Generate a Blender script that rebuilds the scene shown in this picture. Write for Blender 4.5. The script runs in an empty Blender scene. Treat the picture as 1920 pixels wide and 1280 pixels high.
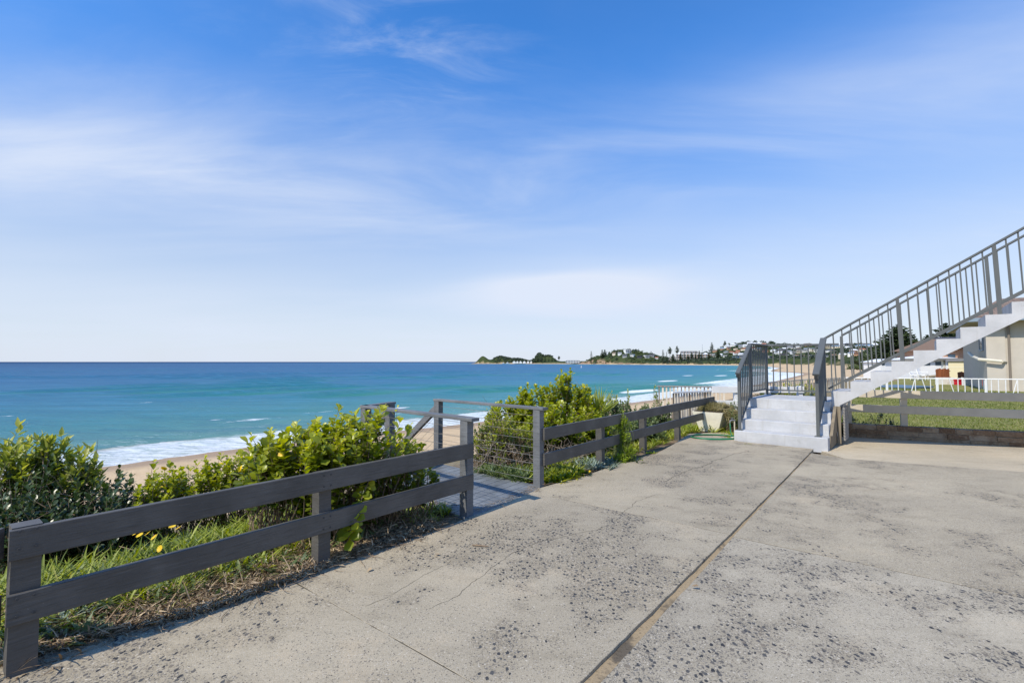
import bpy, math, random
import numpy as np
from math import radians as R
from mathutils import Vector
random.seed(7); rng = np.random.default_rng(11)
scene = bpy.context.scene
# ------------------------------------------------------------------ camera
CAMH = 1.4; FPX = 907.0; PITCH = math.atan(38/FPX)
cam_d = bpy.data.cameras.new('camera'); cam = bpy.data.objects.new('camera', cam_d)
scene.collection.objects.link(cam); scene.camera = cam
cam.location = (0, 0, CAMH); cam.rotation_euler = (math.pi/2 + PITCH, 0, 0)
cam_d.sensor_width = 36; cam_d.lens = FPX/1920*36; cam_d.clip_start = 0.05; cam_d.clip_end = 90000
# ------------------------------------------------------------------ world
SUN_EL = 46.5; SUN_AZ = 226.5          # azimuth clockwise from +Y
world = bpy.data.worlds.new("World"); scene.world = world; world.use_nodes = True
wn = world.node_tree; wn.nodes.clear()
class NT:
    """tiny node helper"""
    def __init__(s, t): s.t = t
    def n(s, typ, **kw):
        nd = s.t.nodes.new(typ); ins = kw.pop('ins', {})
        for k, v in kw.items(): setattr(nd, k, v)
        for k, v in ins.items():
            if isinstance(v, bpy.types.NodeSocket): s.t.links.new(v, nd.inputs[k])
            else: nd.inputs[k].default_value = v
        return nd
    def math(s, op, a, b=None, c=None, clamp=False):
        ins = {0: a}
        if b is not None: ins[1] = b
        if c is not None: ins[2] = c
        return s.n('ShaderNodeMath', operation=op, use_clamp=clamp, ins=ins).outputs[0]
    def noise(s, vec, scale, detail=4, rough=.55, dist=0, lac=2):
        return s.n('ShaderNodeTexNoise', ins={'Vector': vec, 'Scale': scale, 'Detail': detail, 'Roughness': rough, 'Distortion': dist, 'Lacunarity': lac}).outputs[0]
    def vor(s, vec, scale, feature='F1', rnd=1):
        return s.n('ShaderNodeTexVoronoi', feature=feature, ins={'Vector': vec, 'Scale': scale, 'Randomness': rnd})
    def ramp(s, fac, stops, interp='LINEAR'):
        nd = s.n('ShaderNodeValToRGB', ins={0: fac}); cr = nd.color_ramp; cr.interpolation = interp
        while len(cr.elements) < len(stops): cr.elements.new(.5)
        for e, (p, c) in zip(cr.elements, stops):
            e.position = p; e.color = (c, c, c, 1) if isinstance(c, (int, float)) else (*c, 1)
        return nd.outputs[0]
    def mr(s, v, a, b, c=0, d=1, smooth=True):
        return s.n('ShaderNodeMapRange', interpolation_type='SMOOTHSTEP' if smooth else 'LINEAR', ins={0: v, 1: a, 2: b, 3: c, 4: d}).outputs[0]
    def mix(s, f, a, b, mode='MIX'):
        nd = s.n('ShaderNodeMix', data_type='RGBA', blend_type=mode)
        for i, v in ((0, f), (6, a), (7, b)):
            if isinstance(v, bpy.types.NodeSocket): s.t.links.new(v, nd.inputs[i])
            else: nd.inputs[i].default_value = (*v, 1) if isinstance(v, tuple) and len(v) == 3 else v
        return nd.outputs[2]
    def mapping(s, vec, scale=(1, 1, 1), rot=(0, 0, 0), loc=(0, 0, 0)):
        return s.n('ShaderNodeMapping', ins={0: vec, 'Scale': scale, 'Rotation': rot, 'Location': loc}).outputs[0]
    def bump(s, h, strength=.5, dist=.01):
        return s.n('ShaderNodeBump', ins={'Strength': strength, 'Distance': dist, 'Height': h}).outputs[0]
W = NT(wn)
sky = W.n('ShaderNodeTexSky', sky_type='NISHITA', sun_disc=False, sun_elevation=R(SUN_EL), sun_rotation=R(SUN_AZ),
          air_density=1.0, dust_density=0.35, ozone_density=3.0, altitude=0)
tc = W.n('ShaderNodeTexCoord')
sep = W.n('ShaderNodeSeparateXYZ', ins={0: tc.outputs['Generated']})
zc = W.math('MAXIMUM', sep.outputs[2], .02)
zz = W.math('ADD', zc, .10)
pv = W.n('ShaderNodeCombineXYZ', ins={0: W.math('DIVIDE', sep.outputs[0], zz), 1: W.math('DIVIDE', sep.outputs[1], zz), 2: 0.0}).outputs[0]
# cirrus: several long streaked layers with soft masks
c1 = W.noise(W.mapping(pv, (.45, 1.15, 1), (0, 0, R(-12)), (3.1, 1.7, 0)), 1.2, 7, .56, .5)
c2 = W.noise(W.mapping(pv, (.35, .55, 1), (0, 0, R(10)), (7.3, 4.2, 0)), 1.0, 3, .5, .4)
c3 = W.noise(W.mapping(pv, (1.4, 3.6, 1), (0, 0, R(24)), (1.1, 9.2, 0)), 1.5, 8, .65, 1.2)
EL = sep.outputs[2]
def band(c, w): return W.math('POWER', 2.718, W.math('MULTIPLY', W.math('POWER', W.math('DIVIDE', W.math('SUBTRACT', EL, c), w), 2.0), -1.0))
azm = W.math('ARCTAN2', sep.outputs[0], sep.outputs[1])
tilt = W.math('ADD', .345, W.math('MULTIPLY', W.math('SINE', W.math('ADD', W.math('MULTIPLY', azm, 1.5), .25)), .055))
bm = W.math('POWER', 2.718, W.math('MULTIPLY', W.math('POWER', W.math('DIVIDE', W.math('SUBTRACT', EL, tilt), .085), 2.0), -1.0))
streak = W.math('MULTIPLY', W.mr(c1, .30, .78), W.math('ADD', W.math('MULTIPLY', bm, W.mr(azm, -.6, .5, .78, .55)), .08))
topw = W.math('MULTIPLY', W.math('MULTIPLY', W.mr(c3, .40, .84), band(.56, .09)), W.math('POWER', 2.718, W.math('MULTIPLY', W.math('POWER', W.math('DIVIDE', W.math('ADD', azm, .22), .20), 2.0), -1.0)))
puff = W.math('MULTIPLY', W.math('MULTIPLY', W.mr(c2, .30, .66), band(.155, .05)), W.math('POWER', 2.718, W.math('MULTIPLY', W.math('POWER', W.math('DIVIDE', W.math('SUBTRACT', azm, .13), .20), 2.0), -1.0)))
fine = W.math('MULTIPLY', W.mr(c3, .46, .80), W.mr(c2, .42, .66))
cl = W.math('ADD', W.math('ADD', streak, W.math('MULTIPLY', fine, .10)), W.math('MULTIPLY', topw, .40), clamp=True)
hz = W.mr(sep.outputs[2], -.02, .56, 1, 0, True)           # pale veil towards the horizon
veil = W.math('MULTIPLY', W.math('POWER', hz, 1.25), .86)
veil = W.math('ADD', veil, W.math('MULTIPLY', W.math('SUBTRACT', c2, .5), W.math('MULTIPLY', hz, .35)), clamp=True)
cov = W.math('ADD', W.math('ADD', cl, W.math('MULTIPLY', puff, .55)), W.math('MULTIPLY', veil, W.math('SUBTRACT', 1.0, W.math('MULTIPLY', cl, .8))), clamp=True)
hsv = W.n('ShaderNodeHueSaturation', ins={'Hue': .508, 'Saturation': 1.1, 'Value': 1.0, 'Color': sky.outputs[0]})
gain = W.mix(W.mr(sep.outputs[2], 0, .55), (1.05, 1.08, 1.12), (.78, 1.80, 2.38))
skyc = W.mix(cov, W.mix(1.0, hsv.outputs[0], gain, 'MULTIPLY'), (7.05, 7.80, 9.25))
bg = W.n('ShaderNodeBackground', ins={0: skyc, 1: 0.105})
W.n('ShaderNodeOutputWorld', ins={0: bg.outputs[0]})
# ------------------------------------------------------------------ sun
sd_ = bpy.data.lights.new('sun', 'SUN'); sd_.energy = 4.9; sd_.angle = R(.5); sd_.color = (1, .915, .775)
sun = bpy.data.objects.new('sun', sd_); scene.collection.objects.link(sun)
sdir = Vector((math.sin(R(SUN_AZ))*math.cos(R(SUN_EL)), math.cos(R(SUN_AZ))*math.cos(R(SUN_EL)), math.sin(R(SUN_EL))))
sun.rotation_euler = sdir.to_track_quat('Z', 'Y').to_euler()
scene.view_settings.view_transform = 'Standard'; scene.view_settings.look = 'None'
scene.view_settings.exposure = 0.0; scene.view_settings.gamma = 1.0
scene.cycles.use_denoising = True
scene.cycles.max_bounces = 6; scene.cycles.transparent_max_bounces = 6
# ------------------------------------------------------------------ helpers
COL = scene.collection
def tag(o, label=None, cat=None, group=None, kind=None):
    if label: o['label'] = label
    if cat: o['category'] = cat
    if group: o['group'] = group
    if kind: o['kind'] = kind
    return o
def empty(name, loc=(0, 0, 0), rz=0, label=None, cat=None, group=None):
    o = bpy.data.objects.new(name, None); COL.objects.link(o); o.location = loc; o.rotation_euler = (0, 0, rz)
    o.empty_display_size = .1
    return tag(o, label, cat, group)
class MB:
    def __init__(s): s.v = []; s.f = []; s.mi = []; s.m = 0; s.sm = []; s.smooth = False
    def add(s, vs, fs):
        b = len(s.v); s.v += [tuple(map(float, p)) for p in vs]
        for f in fs: s.f.append(tuple(b+i for i in f)); s.mi.append(s.m); s.sm.append(s.smooth)
    def hexa(s, p):    # 8 points: bottom 4 ccw, top 4 ccw
        s.add(p, [(3, 2, 1, 0), (4, 5, 6, 7), (0, 1, 5, 4), (1, 2, 6, 5), (2, 3, 7, 6), (3, 0, 4, 7)])
    def box(s, x0, y0, z0, x1, y1, z1):
        s.hexa([(x0, y0, z0), (x1, y0, z0), (x1, y1, z0), (x0, y1, z0), (x0, y0, z1), (x1, y0, z1), (x1, y1, z1), (x0, y1, z1)])
    def beam(s, p, q, w, h, up=(0, 0, 1), ch=0.0):
        """bar from p to q, w wide, h high (along up), optional chamfer"""
        p = Vector(p); q = Vector(q); d = (q-p).normalized(); sd = d.cross(Vector(up)).normalized(); u = sd.cross(d).normalized()
        a, b = w/2, h/2; c = min(ch, a*.9, b*.9)
        if c > 0: pr = [(-a, -b+c), (-a+c, -b), (a-c, -b), (a, -b+c), (a, b-c), (a-c, b), (-a+c, b), (-a, b-c)]
        else: pr = [(-a, -b), (a, -b), (a, b), (-a, b)]
        n = len(pr)
        vs = [p+sd*x+u*y for x, y in pr]+[q+sd*x+u*y for x, y in pr]
        fs = [(i, (i+1) % n, n+(i+1) % n, n+i) for i in range(n)]+[tuple(range(n-1, -1, -1)), tuple(range(n, 2*n))]
        s.add(vs, fs)
    def tube(s, pts, r, n=8, cap=True):
        pts = [Vector(p) for p in pts]; rs = r if hasattr(r, '__len__') else [r]*len(pts)
        rings = []; prev = None
        for i, p in enumerate(pts):
            d = (pts[min(i+1, len(pts)-1)]-pts[max(i-1, 0)]).normalized()
            a = Vector((0, 0, 1)) if abs(d.z) < .95 else Vector((1, 0, 0))
            if prev is not None: a = prev
            x = (a-d*a.dot(d)).normalized(); prev = x; y = d.cross(x)
            rings.append([p+(x*math.cos(2*math.pi*k/n)+y*math.sin(2*math.pi*k/n))*rs[i] for k in range(n)])
        vs = [v for g in rings for v in g]; fs = []
        for i in range(len(pts)-1):
            for k in range(n): fs.append((i*n+k, i*n+(k+1) % n, (i+1)*n+(k+1) % n, (i+1)*n+k))
        if cap: fs += [tuple(range(n-1, -1, -1)), tuple((len(pts)-1)*n+k for k in range(n))]
        s.add(vs, fs)
    def poly(s, pts, z0, z1):
        """extruded polygon (ccw)"""
        n = len(pts); vs = [(x, y, z0) for x, y in pts]+[(x, y, z1) for x, y in pts]
        s.add(vs, [tuple(range(n-1, -1, -1)), tuple(range(n, 2*n))]+[(i, (i+1) % n, n+(i+1) % n, n+i) for i in range(n)])
    def build(s, name, mats, parent=None, loc=None):
        me = bpy.data.meshes.new(name); me.from_pydata(s.v, [], s.f)
        if not isinstance(mats, (list, tuple)): mats = [mats]
        for m in mats: me.materials.append(m)
        me.polygons.foreach_set('material_index', s.mi); me.polygons.foreach_set('use_smooth', s.sm)
        me.update()
        o = bpy.data.objects.new(name, me); COL.objects.link(o)
        if parent: o.parent = parent
        if loc: o.location = loc
        return o
def npmesh(name, V, F, mat, parent=None, attrs=None, smooth=False, fattr=None):
    """V (n,3), F (m,k) arrays; attrs = {name: per vertex float}, fattr = {name: per face float}"""
    V = np.asarray(V, dtype=np.float32); F = np.asarray(F, dtype=np.int32); k = F.shape[1]
    me = bpy.data.meshes.new(name); me.vertices.add(len(V)); me.vertices.foreach_set('co', V.ravel())
    me.loops.add(F.size); me.loops.foreach_set('vertex_index', F.ravel())
    me.polygons.add(len(F)); me.polygons.foreach_set('loop_start', np.arange(0, F.size, k, dtype=np.int32))
    me.polygons.foreach_set('use_smooth', np.full(len(F), smooth))
    me.update(calc_edges=True)
    for a, v in (attrs or {}).items(): me.attributes.new(a, 'FLOAT', 'POINT').data.foreach_set('value', np.asarray(v, dtype=np.float32))
    for a, v in (fattr or {}).items(): me.attributes.new(a, 'FLOAT', 'FACE').data.foreach_set('value', np.asarray(v, dtype=np.float32))
    for m in (mat if isinstance(mat, (list, tuple)) else [mat]): me.materials.append(m)
    o = bpy.data.objects.new(name, me); COL.objects.link(o)
    if parent: o.parent = parent
    return o
def copy_tree(o, parent=None):
    c = o.copy(); COL.objects.link(c); c.parent = parent
    for ch in list(o.children): copy_tree(ch, c)
    return c
# value noise in numpy
_P = rng.random((256, 256))
def vnoise(x, y):
    xi = np.floor(x).astype(int); yi = np.floor(y).astype(int); fx = x-xi; fy = y-yi
    fx = fx*fx*(3-2*fx); fy = fy*fy*(3-2*fy)
    g = lambda a, b: _P[a & 255, b & 255]
    return (g(xi, yi)*(1-fx)+g(xi+1, yi)*fx)*(1-fy)+(g(xi, yi+1)*(1-fx)+g(xi+1, yi+1)*fx)*fy
def fbm(x, y, o=4):
    s = 0; a = .5
    for i in range(o): s = s+a*vnoise(x*2**i+i*17.3, y*2**i+i*9.1); a *= .5
    return s
def sstep(x, a, b):
    t = np.clip((x-a)/(b-a), 0, 1); return t*t*(3-2*t)
# pixel of the 1920x1280 photograph -> world (used only to take positions off the photograph)
_c, _s = math.cos(PITCH), math.sin(PITCH)
def at(px, py, Y):
    u, v = px-960, py-640; d = (u, FPX*_c+v*_s, FPX*_s-v*_c); t = Y/d[1]
    return Vector((u*t, Y, CAMH+d[2]*t))
def px_of(x, y, z):
    z -= CAMH; d = y*_c+z*_s
    return 960+FPX*x/d, 640-FPX*(z*_c-y*_s)/d
# ------------------------------------------------------------------ materials
def mat(name):
    m = bpy.data.materials.new(name); m.use_nodes = True; t = m.node_tree; t.nodes.clear(); return m, NT(t)
def finish(N, shader): N.n('ShaderNodeOutputMaterial', ins={0: shader})
def pbsdf(N, col, rough=.6, normal=None, metal=0, spec=.5, **k):
    ins = {'Base Color': (*col, 1) if isinstance(col, tuple) else col, 'Roughness': rough, 'Metallic': metal, 'Specular IOR Level': spec}
    if normal is not None: ins['Normal'] = normal
    ins.update(k)
    return N.n('ShaderNodeBsdfPrincipled', ins=ins).outputs[0]
def simple(name, col, rough=.6, var=.12, scale=6, bump=0, bscale=60, metal=0, spec=.4, stretch=(1, 1, 1), dirt=None):
    m, N = mat(name); co = N.n('ShaderNodeTexCoord').outputs['Object']; sc = N.mapping(co, stretch)
    n = N.noise(sc, scale, 5, .6)
    c = N.mix(N.mr(n, .3, .7), tuple(x*(1-var) for x in col), tuple(min(1, x*(1+var)) for x in col))
    if dirt: c = N.mix(N.math('MULTIPLY', N.mr(N.noise(co, scale*.45, 6, .7), .52, .75), .75), c, dirt)
    nm = N.bump(N.noise(sc, bscale, 4, .6), .5, bump) if bump else None
    finish(N, pbsdf(N, c, rough, nm, metal, spec)); return m
def leafmat(name, stops, rough=.38, trans=.3, spec=.5):
    m, N = mat(name); a = N.n('ShaderNodeAttribute', attribute_name='rnd').outputs['Fac']
    c = N.ramp(a, stops); p = pbsdf(N, c, rough, None, 0, spec)
    tr = N.n('ShaderNodeBsdfTranslucent', ins={0: N.mix(.5, c, (.55, .75, .08), 'MULTIPLY')}).outputs[0]
    tr = N.n('ShaderNodeBsdfTranslucent', ins={0: N.n('ShaderNodeHueSaturation', ins={'Saturation': 1.15, 'Value': 1.9, 'Hue': .49, 'Color': c}).outputs[0]}).outputs[0]
    finish(N, N.n('ShaderNodeMixShader', ins={0: trans, 1: p, 2: tr}).outputs[0]); return m
M = {}
# weathered, charcoal-stained boards with grain
def woodstain(name, col, rough=.55, axis='x'):
    m, N = mat(name); co = N.n('ShaderNodeTexCoord').outputs['Object']
    n1 = N.noise(co, 3, 5, .6); g = N.noise(N.mapping(co, (6, 6, 110)), 1, 5, .65)
    c = N.mix(N.mr(n1, .3, .7), tuple(x*.78 for x in col), tuple(x*1.25 for x in col))
    c = N.mix(N.mr(g, .52, .68, 0, .6), c, tuple(x*.5 for x in col)); c = N.mix(N.mr(g, .44, .32, 0, .5), c, tuple(x*1.6 for x in col))
    sp = N.mr(N.vor(co, 55).outputs[0], .0, .16, 1, 0)
    c = N.mix(N.math('MULTIPLY', sp, N.mr(N.noise(co, 9, 3), .55, .7, 0, .5)), c, (.30, .29, .28))
    finish(N, pbsdf(N, c, rough, N.bump(g, .6, .006), 0, .45)); return m
M['fence'] = woodstain('charcoal_timber', (.088, .083, .076))
M['deckrail'] = woodstain('grey_timber', (.135, .140, .145))
M['deck'] = woodstain('deck_board', (.16, .172, .18))
M['railmetal'] = simple('grey_powder_coat', (.098, .105, .104), .42, .06, 4, .0006, 300)
M['bolt'] = simple('bolt_head', (.05, .05, .052), .5)
M['black'] = simple('opening_black', (.02, .02, .02), .4)  # black put in for the shade inside open rail ends and the drain hole
M['steel'] = simple('stainless_wire', (.42, .38, .33), .4, .2, 20, metal=.7)
M['white'] = simple('white_paint', (.74, .74, .73), .55, .06, 5, .001, 120, dirt=(.5, .48, .44))
M['whiteclean'] = simple('white_gloss_paint', (.8, .8, .8), .45, .03)

def stepmat():
    m, N = mat('painted_concrete'); co = N.n('ShaderNodeTexCoord').outputs['Object']
    n = N.noise(co, 2.2, 6, .68); f = N.noise(co, 130, 4, .6); br = N.noise(N.mapping(co, (2, 30, 30)), 2, 4, .6); dr = N.noise(N.mapping(co, (16, 16, 1.2)), 1, 5, .7)
    c = N.mix(N.mr(n, .3, .7), (.41, .415, .42), (.51, .515, .525)); c = N.mix(N.mr(br, .55, .72, 0, .35), c, (.36, .36, .355))
    c = N.mix(N.mr(dr, .56, .74, 0, .5), c, (.34, .325, .29)); c = N.mix(N.mr(N.noise(co, 7, 6, .75), .60, .70, 0, .55), c, (.30, .29, .27)); c = N.mix(N.mr(f, .55, .7, 0, .35), c, (.33, .33, .33))
    finish(N, pbsdf(N, c, .78, N.bump(N.math('ADD', f, N.math('MULTIPLY', n, 1.2)), .6, .005), 0, .3)); return m
M['step'] = stepmat()
M['shadedwhite'] = simple('shaded_white_paint', (.52, .465, .37), .65, .08, 5, .001, 120)  # white paint browned, the shade under the stair put into its colour
M['timberpost'] = simple('weathered_timber', (.20, .165, .115), .8, .3, 8, .003, 60, stretch=(1, 1, .1))
M['palewood'] = simple('bleached_timber', (.58, .52, .42), .8, .25, 8, .003, 60, stretch=(1, 1, .1))
M['greypanel'] = simple('grey_panel', (.25, .24, .225), .7, .12)
M['cream'] = simple('cream_render', (.47, .43, .37), .8, .05, 2, .003, 90)
M['planter'] = simple('flaking_cream_paint', (.74, .70, .57), .8, .08, 6, .004, 60, dirt=(.20, .13, .06))
M['dirtytop'] = simple('soil_dark', (.06, .045, .03), .95, .3, 20, .01, 80)
M['hose'] = simple('green_hose', (.012, .16, .075), .35, .1)
M['brass'] = simple('tap_metal', (.45, .42, .38), .35, .1, metal=.8)
M['glass'] = simple('window_glass', (.05, .08, .11), .08, .2, 1, spec=.8)
M['stem'] = simple('twig_bark', (.20, .145, .095), .85, .3, 30)
M['stemgreen'] = simple('green_stem', (.12, .15, .05), .7, .3, 30)
M['deadwood'] = simple('bare_grey_twigs', (.22, .18, .14), .9, .3, 30)
M['trunk'] = simple('tree_bark', (.10, .08, .06), .9, .3, 8, .02, 20)
M['mortar'] = simple('mortar', (.22, .19, .15), .9, .2, 20)
# concrete with exposed aggregate in worn patches
def concrete(name, base, agg, seed, warm=(.46, .36, .23), aggcut=.0):
    m, N = mat(name); co = N.n('ShaderNodeTexCoord').outputs['Object']; co = N.mapping(co, loc=(seed*3.7, seed*1.9, 0))
    big = N.noise(co, .55, 5, .6); mid = N.noise(co, 3.2, 6, .65); fin = N.noise(co, 70, 5, .7); gr = N.noise(co, 260, 3, .7)
    c = N.mix(N.mr(big, .3, .7), tuple(x*.80 for x in base), tuple(x*1.14 for x in base))
    c = N.mix(N.mr(mid, .50, .75, 0, .45), c, tuple(x*.74 for x in base))
    c = N.mix(N.mr(N.noise(co, 1.1, 5, .7), .54, .72, 0, .62), c, warm)
    c = N.mix(N.mr(fin, .30, .62, .50, .0), c, tuple(x*.50 for x in base))
    c = N.mix(N.mr(gr, .45, .62, 0, .38), c, (.72, .67, .58)); c = N.mix(N.mr(N.noise(N.mapping(co, (1, 3.5, 1), (0, 0, R(38))), 1.6, 6, .72), .48, .72, 0, .42), c, tuple(x*.62 for x in base))
    # worn patches
    patch = N.mr(N.math('ADD', N.noise(co, .8, 4, .62), N.math('MULTIPLY', N.math('SUBTRACT', N.noise(co, 3.1, 4, .6), .5), .9)), .50-agg*.11, .76-agg*.11)
    wv = N.n('ShaderNodeVectorMath', operation='ADD', ins={0: co, 1: N.n('ShaderNodeVectorMath', operation='SCALE', ins={0: N.n('ShaderNodeTexNoise', ins={'Vector': co, 'Scale': 60.0}).outputs[1], 'Scale': .02}).outputs[0]}).outputs[0]
    v1 = N.vor(N.mapping(wv, (1.25, .8, 1), (0, 0, R(30))), 32); v2 = N.vor(wv, 74)
    r1 = N.n('ShaderNodeSeparateColor', ins={0: v1.outputs['Color']}); r2 = N.n('ShaderNodeSeparateColor', ins={0: v2.outputs['Color']})
    th1 = N.math('MINIMUM', N.math('MULTIPLY', N.math('SUBTRACT', N.math('MULTIPLY', patch, .85+.35*agg), r1.outputs[0]), .9, clamp=True), .36)
    st1 = N.math('MULTIPLY', N.mr(N.math('SUBTRACT', v1.outputs[0], th1), -.03, .02, 1, 0), N.math('GREATER_THAN', th1, .05))
    th2 = N.math('MINIMUM', N.math('MULTIPLY', N.math('SUBTRACT', N.math('ADD', N.math('MULTIPLY', patch, .9+.25*agg), .05), r2.outputs[0]), 1.2, clamp=True), .36)
    st2 = N.math('MULTIPLY', N.mr(N.math('SUBTRACT', v2.outputs[0], th2), -.05, .03, 1, 0), N.math('GREATER_THAN', th2, .04))
    v3 = N.vor(wv, 120); r3 = N.n('ShaderNodeSeparateColor', ins={0: v3.outputs['Color']})
    patch3 = N.mr(N.math('ADD', N.noise(co, 1.3, 4, .65), N.math('MULTIPLY', N.math('SUBTRACT', N.noise(co, 6, 3, .6), .5), .6)), .38-agg*.10, .66-agg*.10)
    st3 = N.math('MULTIPLY', N.math('LESS_THAN', r3.outputs[0], N.math('ADD', N.math('MULTIPLY', patch3, .30), N.math('MULTIPLY', patch, .45))), N.mr(v3.outputs[0], .52, .36, 0, 1))
    stc = N.ramp(r1.outputs[1], [(0, (.036, .037, .040)), (.6, (.090, .088, .084)), (1, (.21, .175, .13))])
    stc2 = N.ramp(r2.outputs[1], [(0, (.05, .05, .05)), (.6, (.14, .135, .13)), (.85, (.30, .24, .16)), (1, (.55, .50, .42))])
    c = N.mix(N.math('MULTIPLY', patch, .45), c, tuple(x*.66 for x in (base[0]*1.02, base[1], base[2]*.98)))
    c = N.mix(N.math('MULTIPLY', st3, .80), c, N.ramp(r3.outputs[1], [(0, (.06, .055, .05)), (.6, (.16, .14, .115)), (1, (.60, .54, .44))]))
    c = N.mix(N.math('MULTIPLY', st2, .75), c, stc2); c = N.mix(st1, c, stc)
    h = N.math('ADD', N.math('MULTIPLY', fin, .5), N.math('ADD', N.math('MULTIPLY', st1, .5), N.math('MULTIPLY', mid, .6)))
    finish(N, pbsdf(N, c, .88, N.bump(h, .55, .006), 0, .25)); return m
M['conc_a'] = concrete('worn_concrete', (.372, .312, .212), .95, 1)
M['conc_b'] = concrete('grey_concrete', (.37, .318, .228), 1.15, 5)
M['conc_c'] = concrete('smooth_concrete', (.355, .296, .198), .55, 9)
M['conc_d'] = concrete('sandy_concrete', (.47, .385, .255), -.6, 13)
M['crack'] = simple('crack_dirt', (.09, .075, .05), .95, .3, 20)
M['jointsand'] = None
# ground: sand, dune soil, scrub floor chosen by vertex attributes
def groundmat():
    m, N = mat('ground_sand_and_soil'); co = N.n('ShaderNodeTexCoord').outputs['Object']
    veg = N.n('ShaderNodeAttribute', attribute_name='veg').outputs['Fac']; wet = N.n('ShaderNodeAttribute', attribute_name='wet').outputs['Fac']
    soil = N.n('ShaderNodeAttribute', attribute_name='soil').outputs['Fac']; rock = N.n('ShaderNodeAttribute', attribute_name='rock').outputs['Fac']
    n = N.noise(co, .35, 6, .65); n2 = N.noise(co, 3, 6, .7); n3 = N.noise(co, .02, 4, .6)
    sand = N.mix(N.mr(n, .3, .7), (.50, .365, .215), (.60, .45, .28)); sand = N.mix(N.mr(n2, .5, .66, 0, .30), sand, (.42, .29, .16))
    sand = N.mix(N.math('MULTIPLY', wet, .8), sand, (.30, .215, .15))
    green = N.mix(N.mr(n3, .35, .65), (.022, .038, .016), (.055, .072, .024)); green = N.mix(N.mr(n, .5, .7, 0, .5), green, (.09, .10, .04))
    dirt = N.mix(N.mr(n2, .35, .65), (.10, .07, .045), (.25, .185, .115)); dirt = N.mix(N.mr(N.noise(co, 40, 4, .7), .5, .65, 0, .6), dirt, (.05, .035, .022))
    c = N.mix(veg, sand, green); c = N.mix(soil, c, dirt)
    rk = N.mix(N.mr(n, .4, .6), (.16, .11, .08), (.42, .28, .18)); c = N.mix(rock, c, rk)
    h = N.math('ADD', N.math('MULTIPLY', n, 1.0), N.math('MULTIPLY', n2, .3))
    finish(N, pbsdf(N, c, .92, N.bump(h, .9, .25), 0, .15)); return m
M['ground'] = groundmat()
M['dirt'] = simple('dry_soil', (.19, .14, .09), .95, .35, 12, .02, 60)
def lawnmat():
    m, N = mat('mown_lawn'); co = N.n('ShaderNodeTexCoord').outputs['Object']
    n = N.noise(co, .6, 5, .65); n2 = N.noise(co, 9, 5, .7)
    c = N.mix(N.mr(n, .3, .7), (.165, .175, .045), (.27, .255, .08)); c = N.mix(N.mr(n2, .45, .62, 0, .6), c, (.30, .245, .11)); c = N.mix(N.mr(N.noise(co, 30, 3), .5, .7, 0, .5), c, (.06, .085, .02))
    finish(N, pbsdf(N, c, .9, N.bump(n2, .9, .05), 0, .2)); return m
M['lawn'] = lawnmat()
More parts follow.
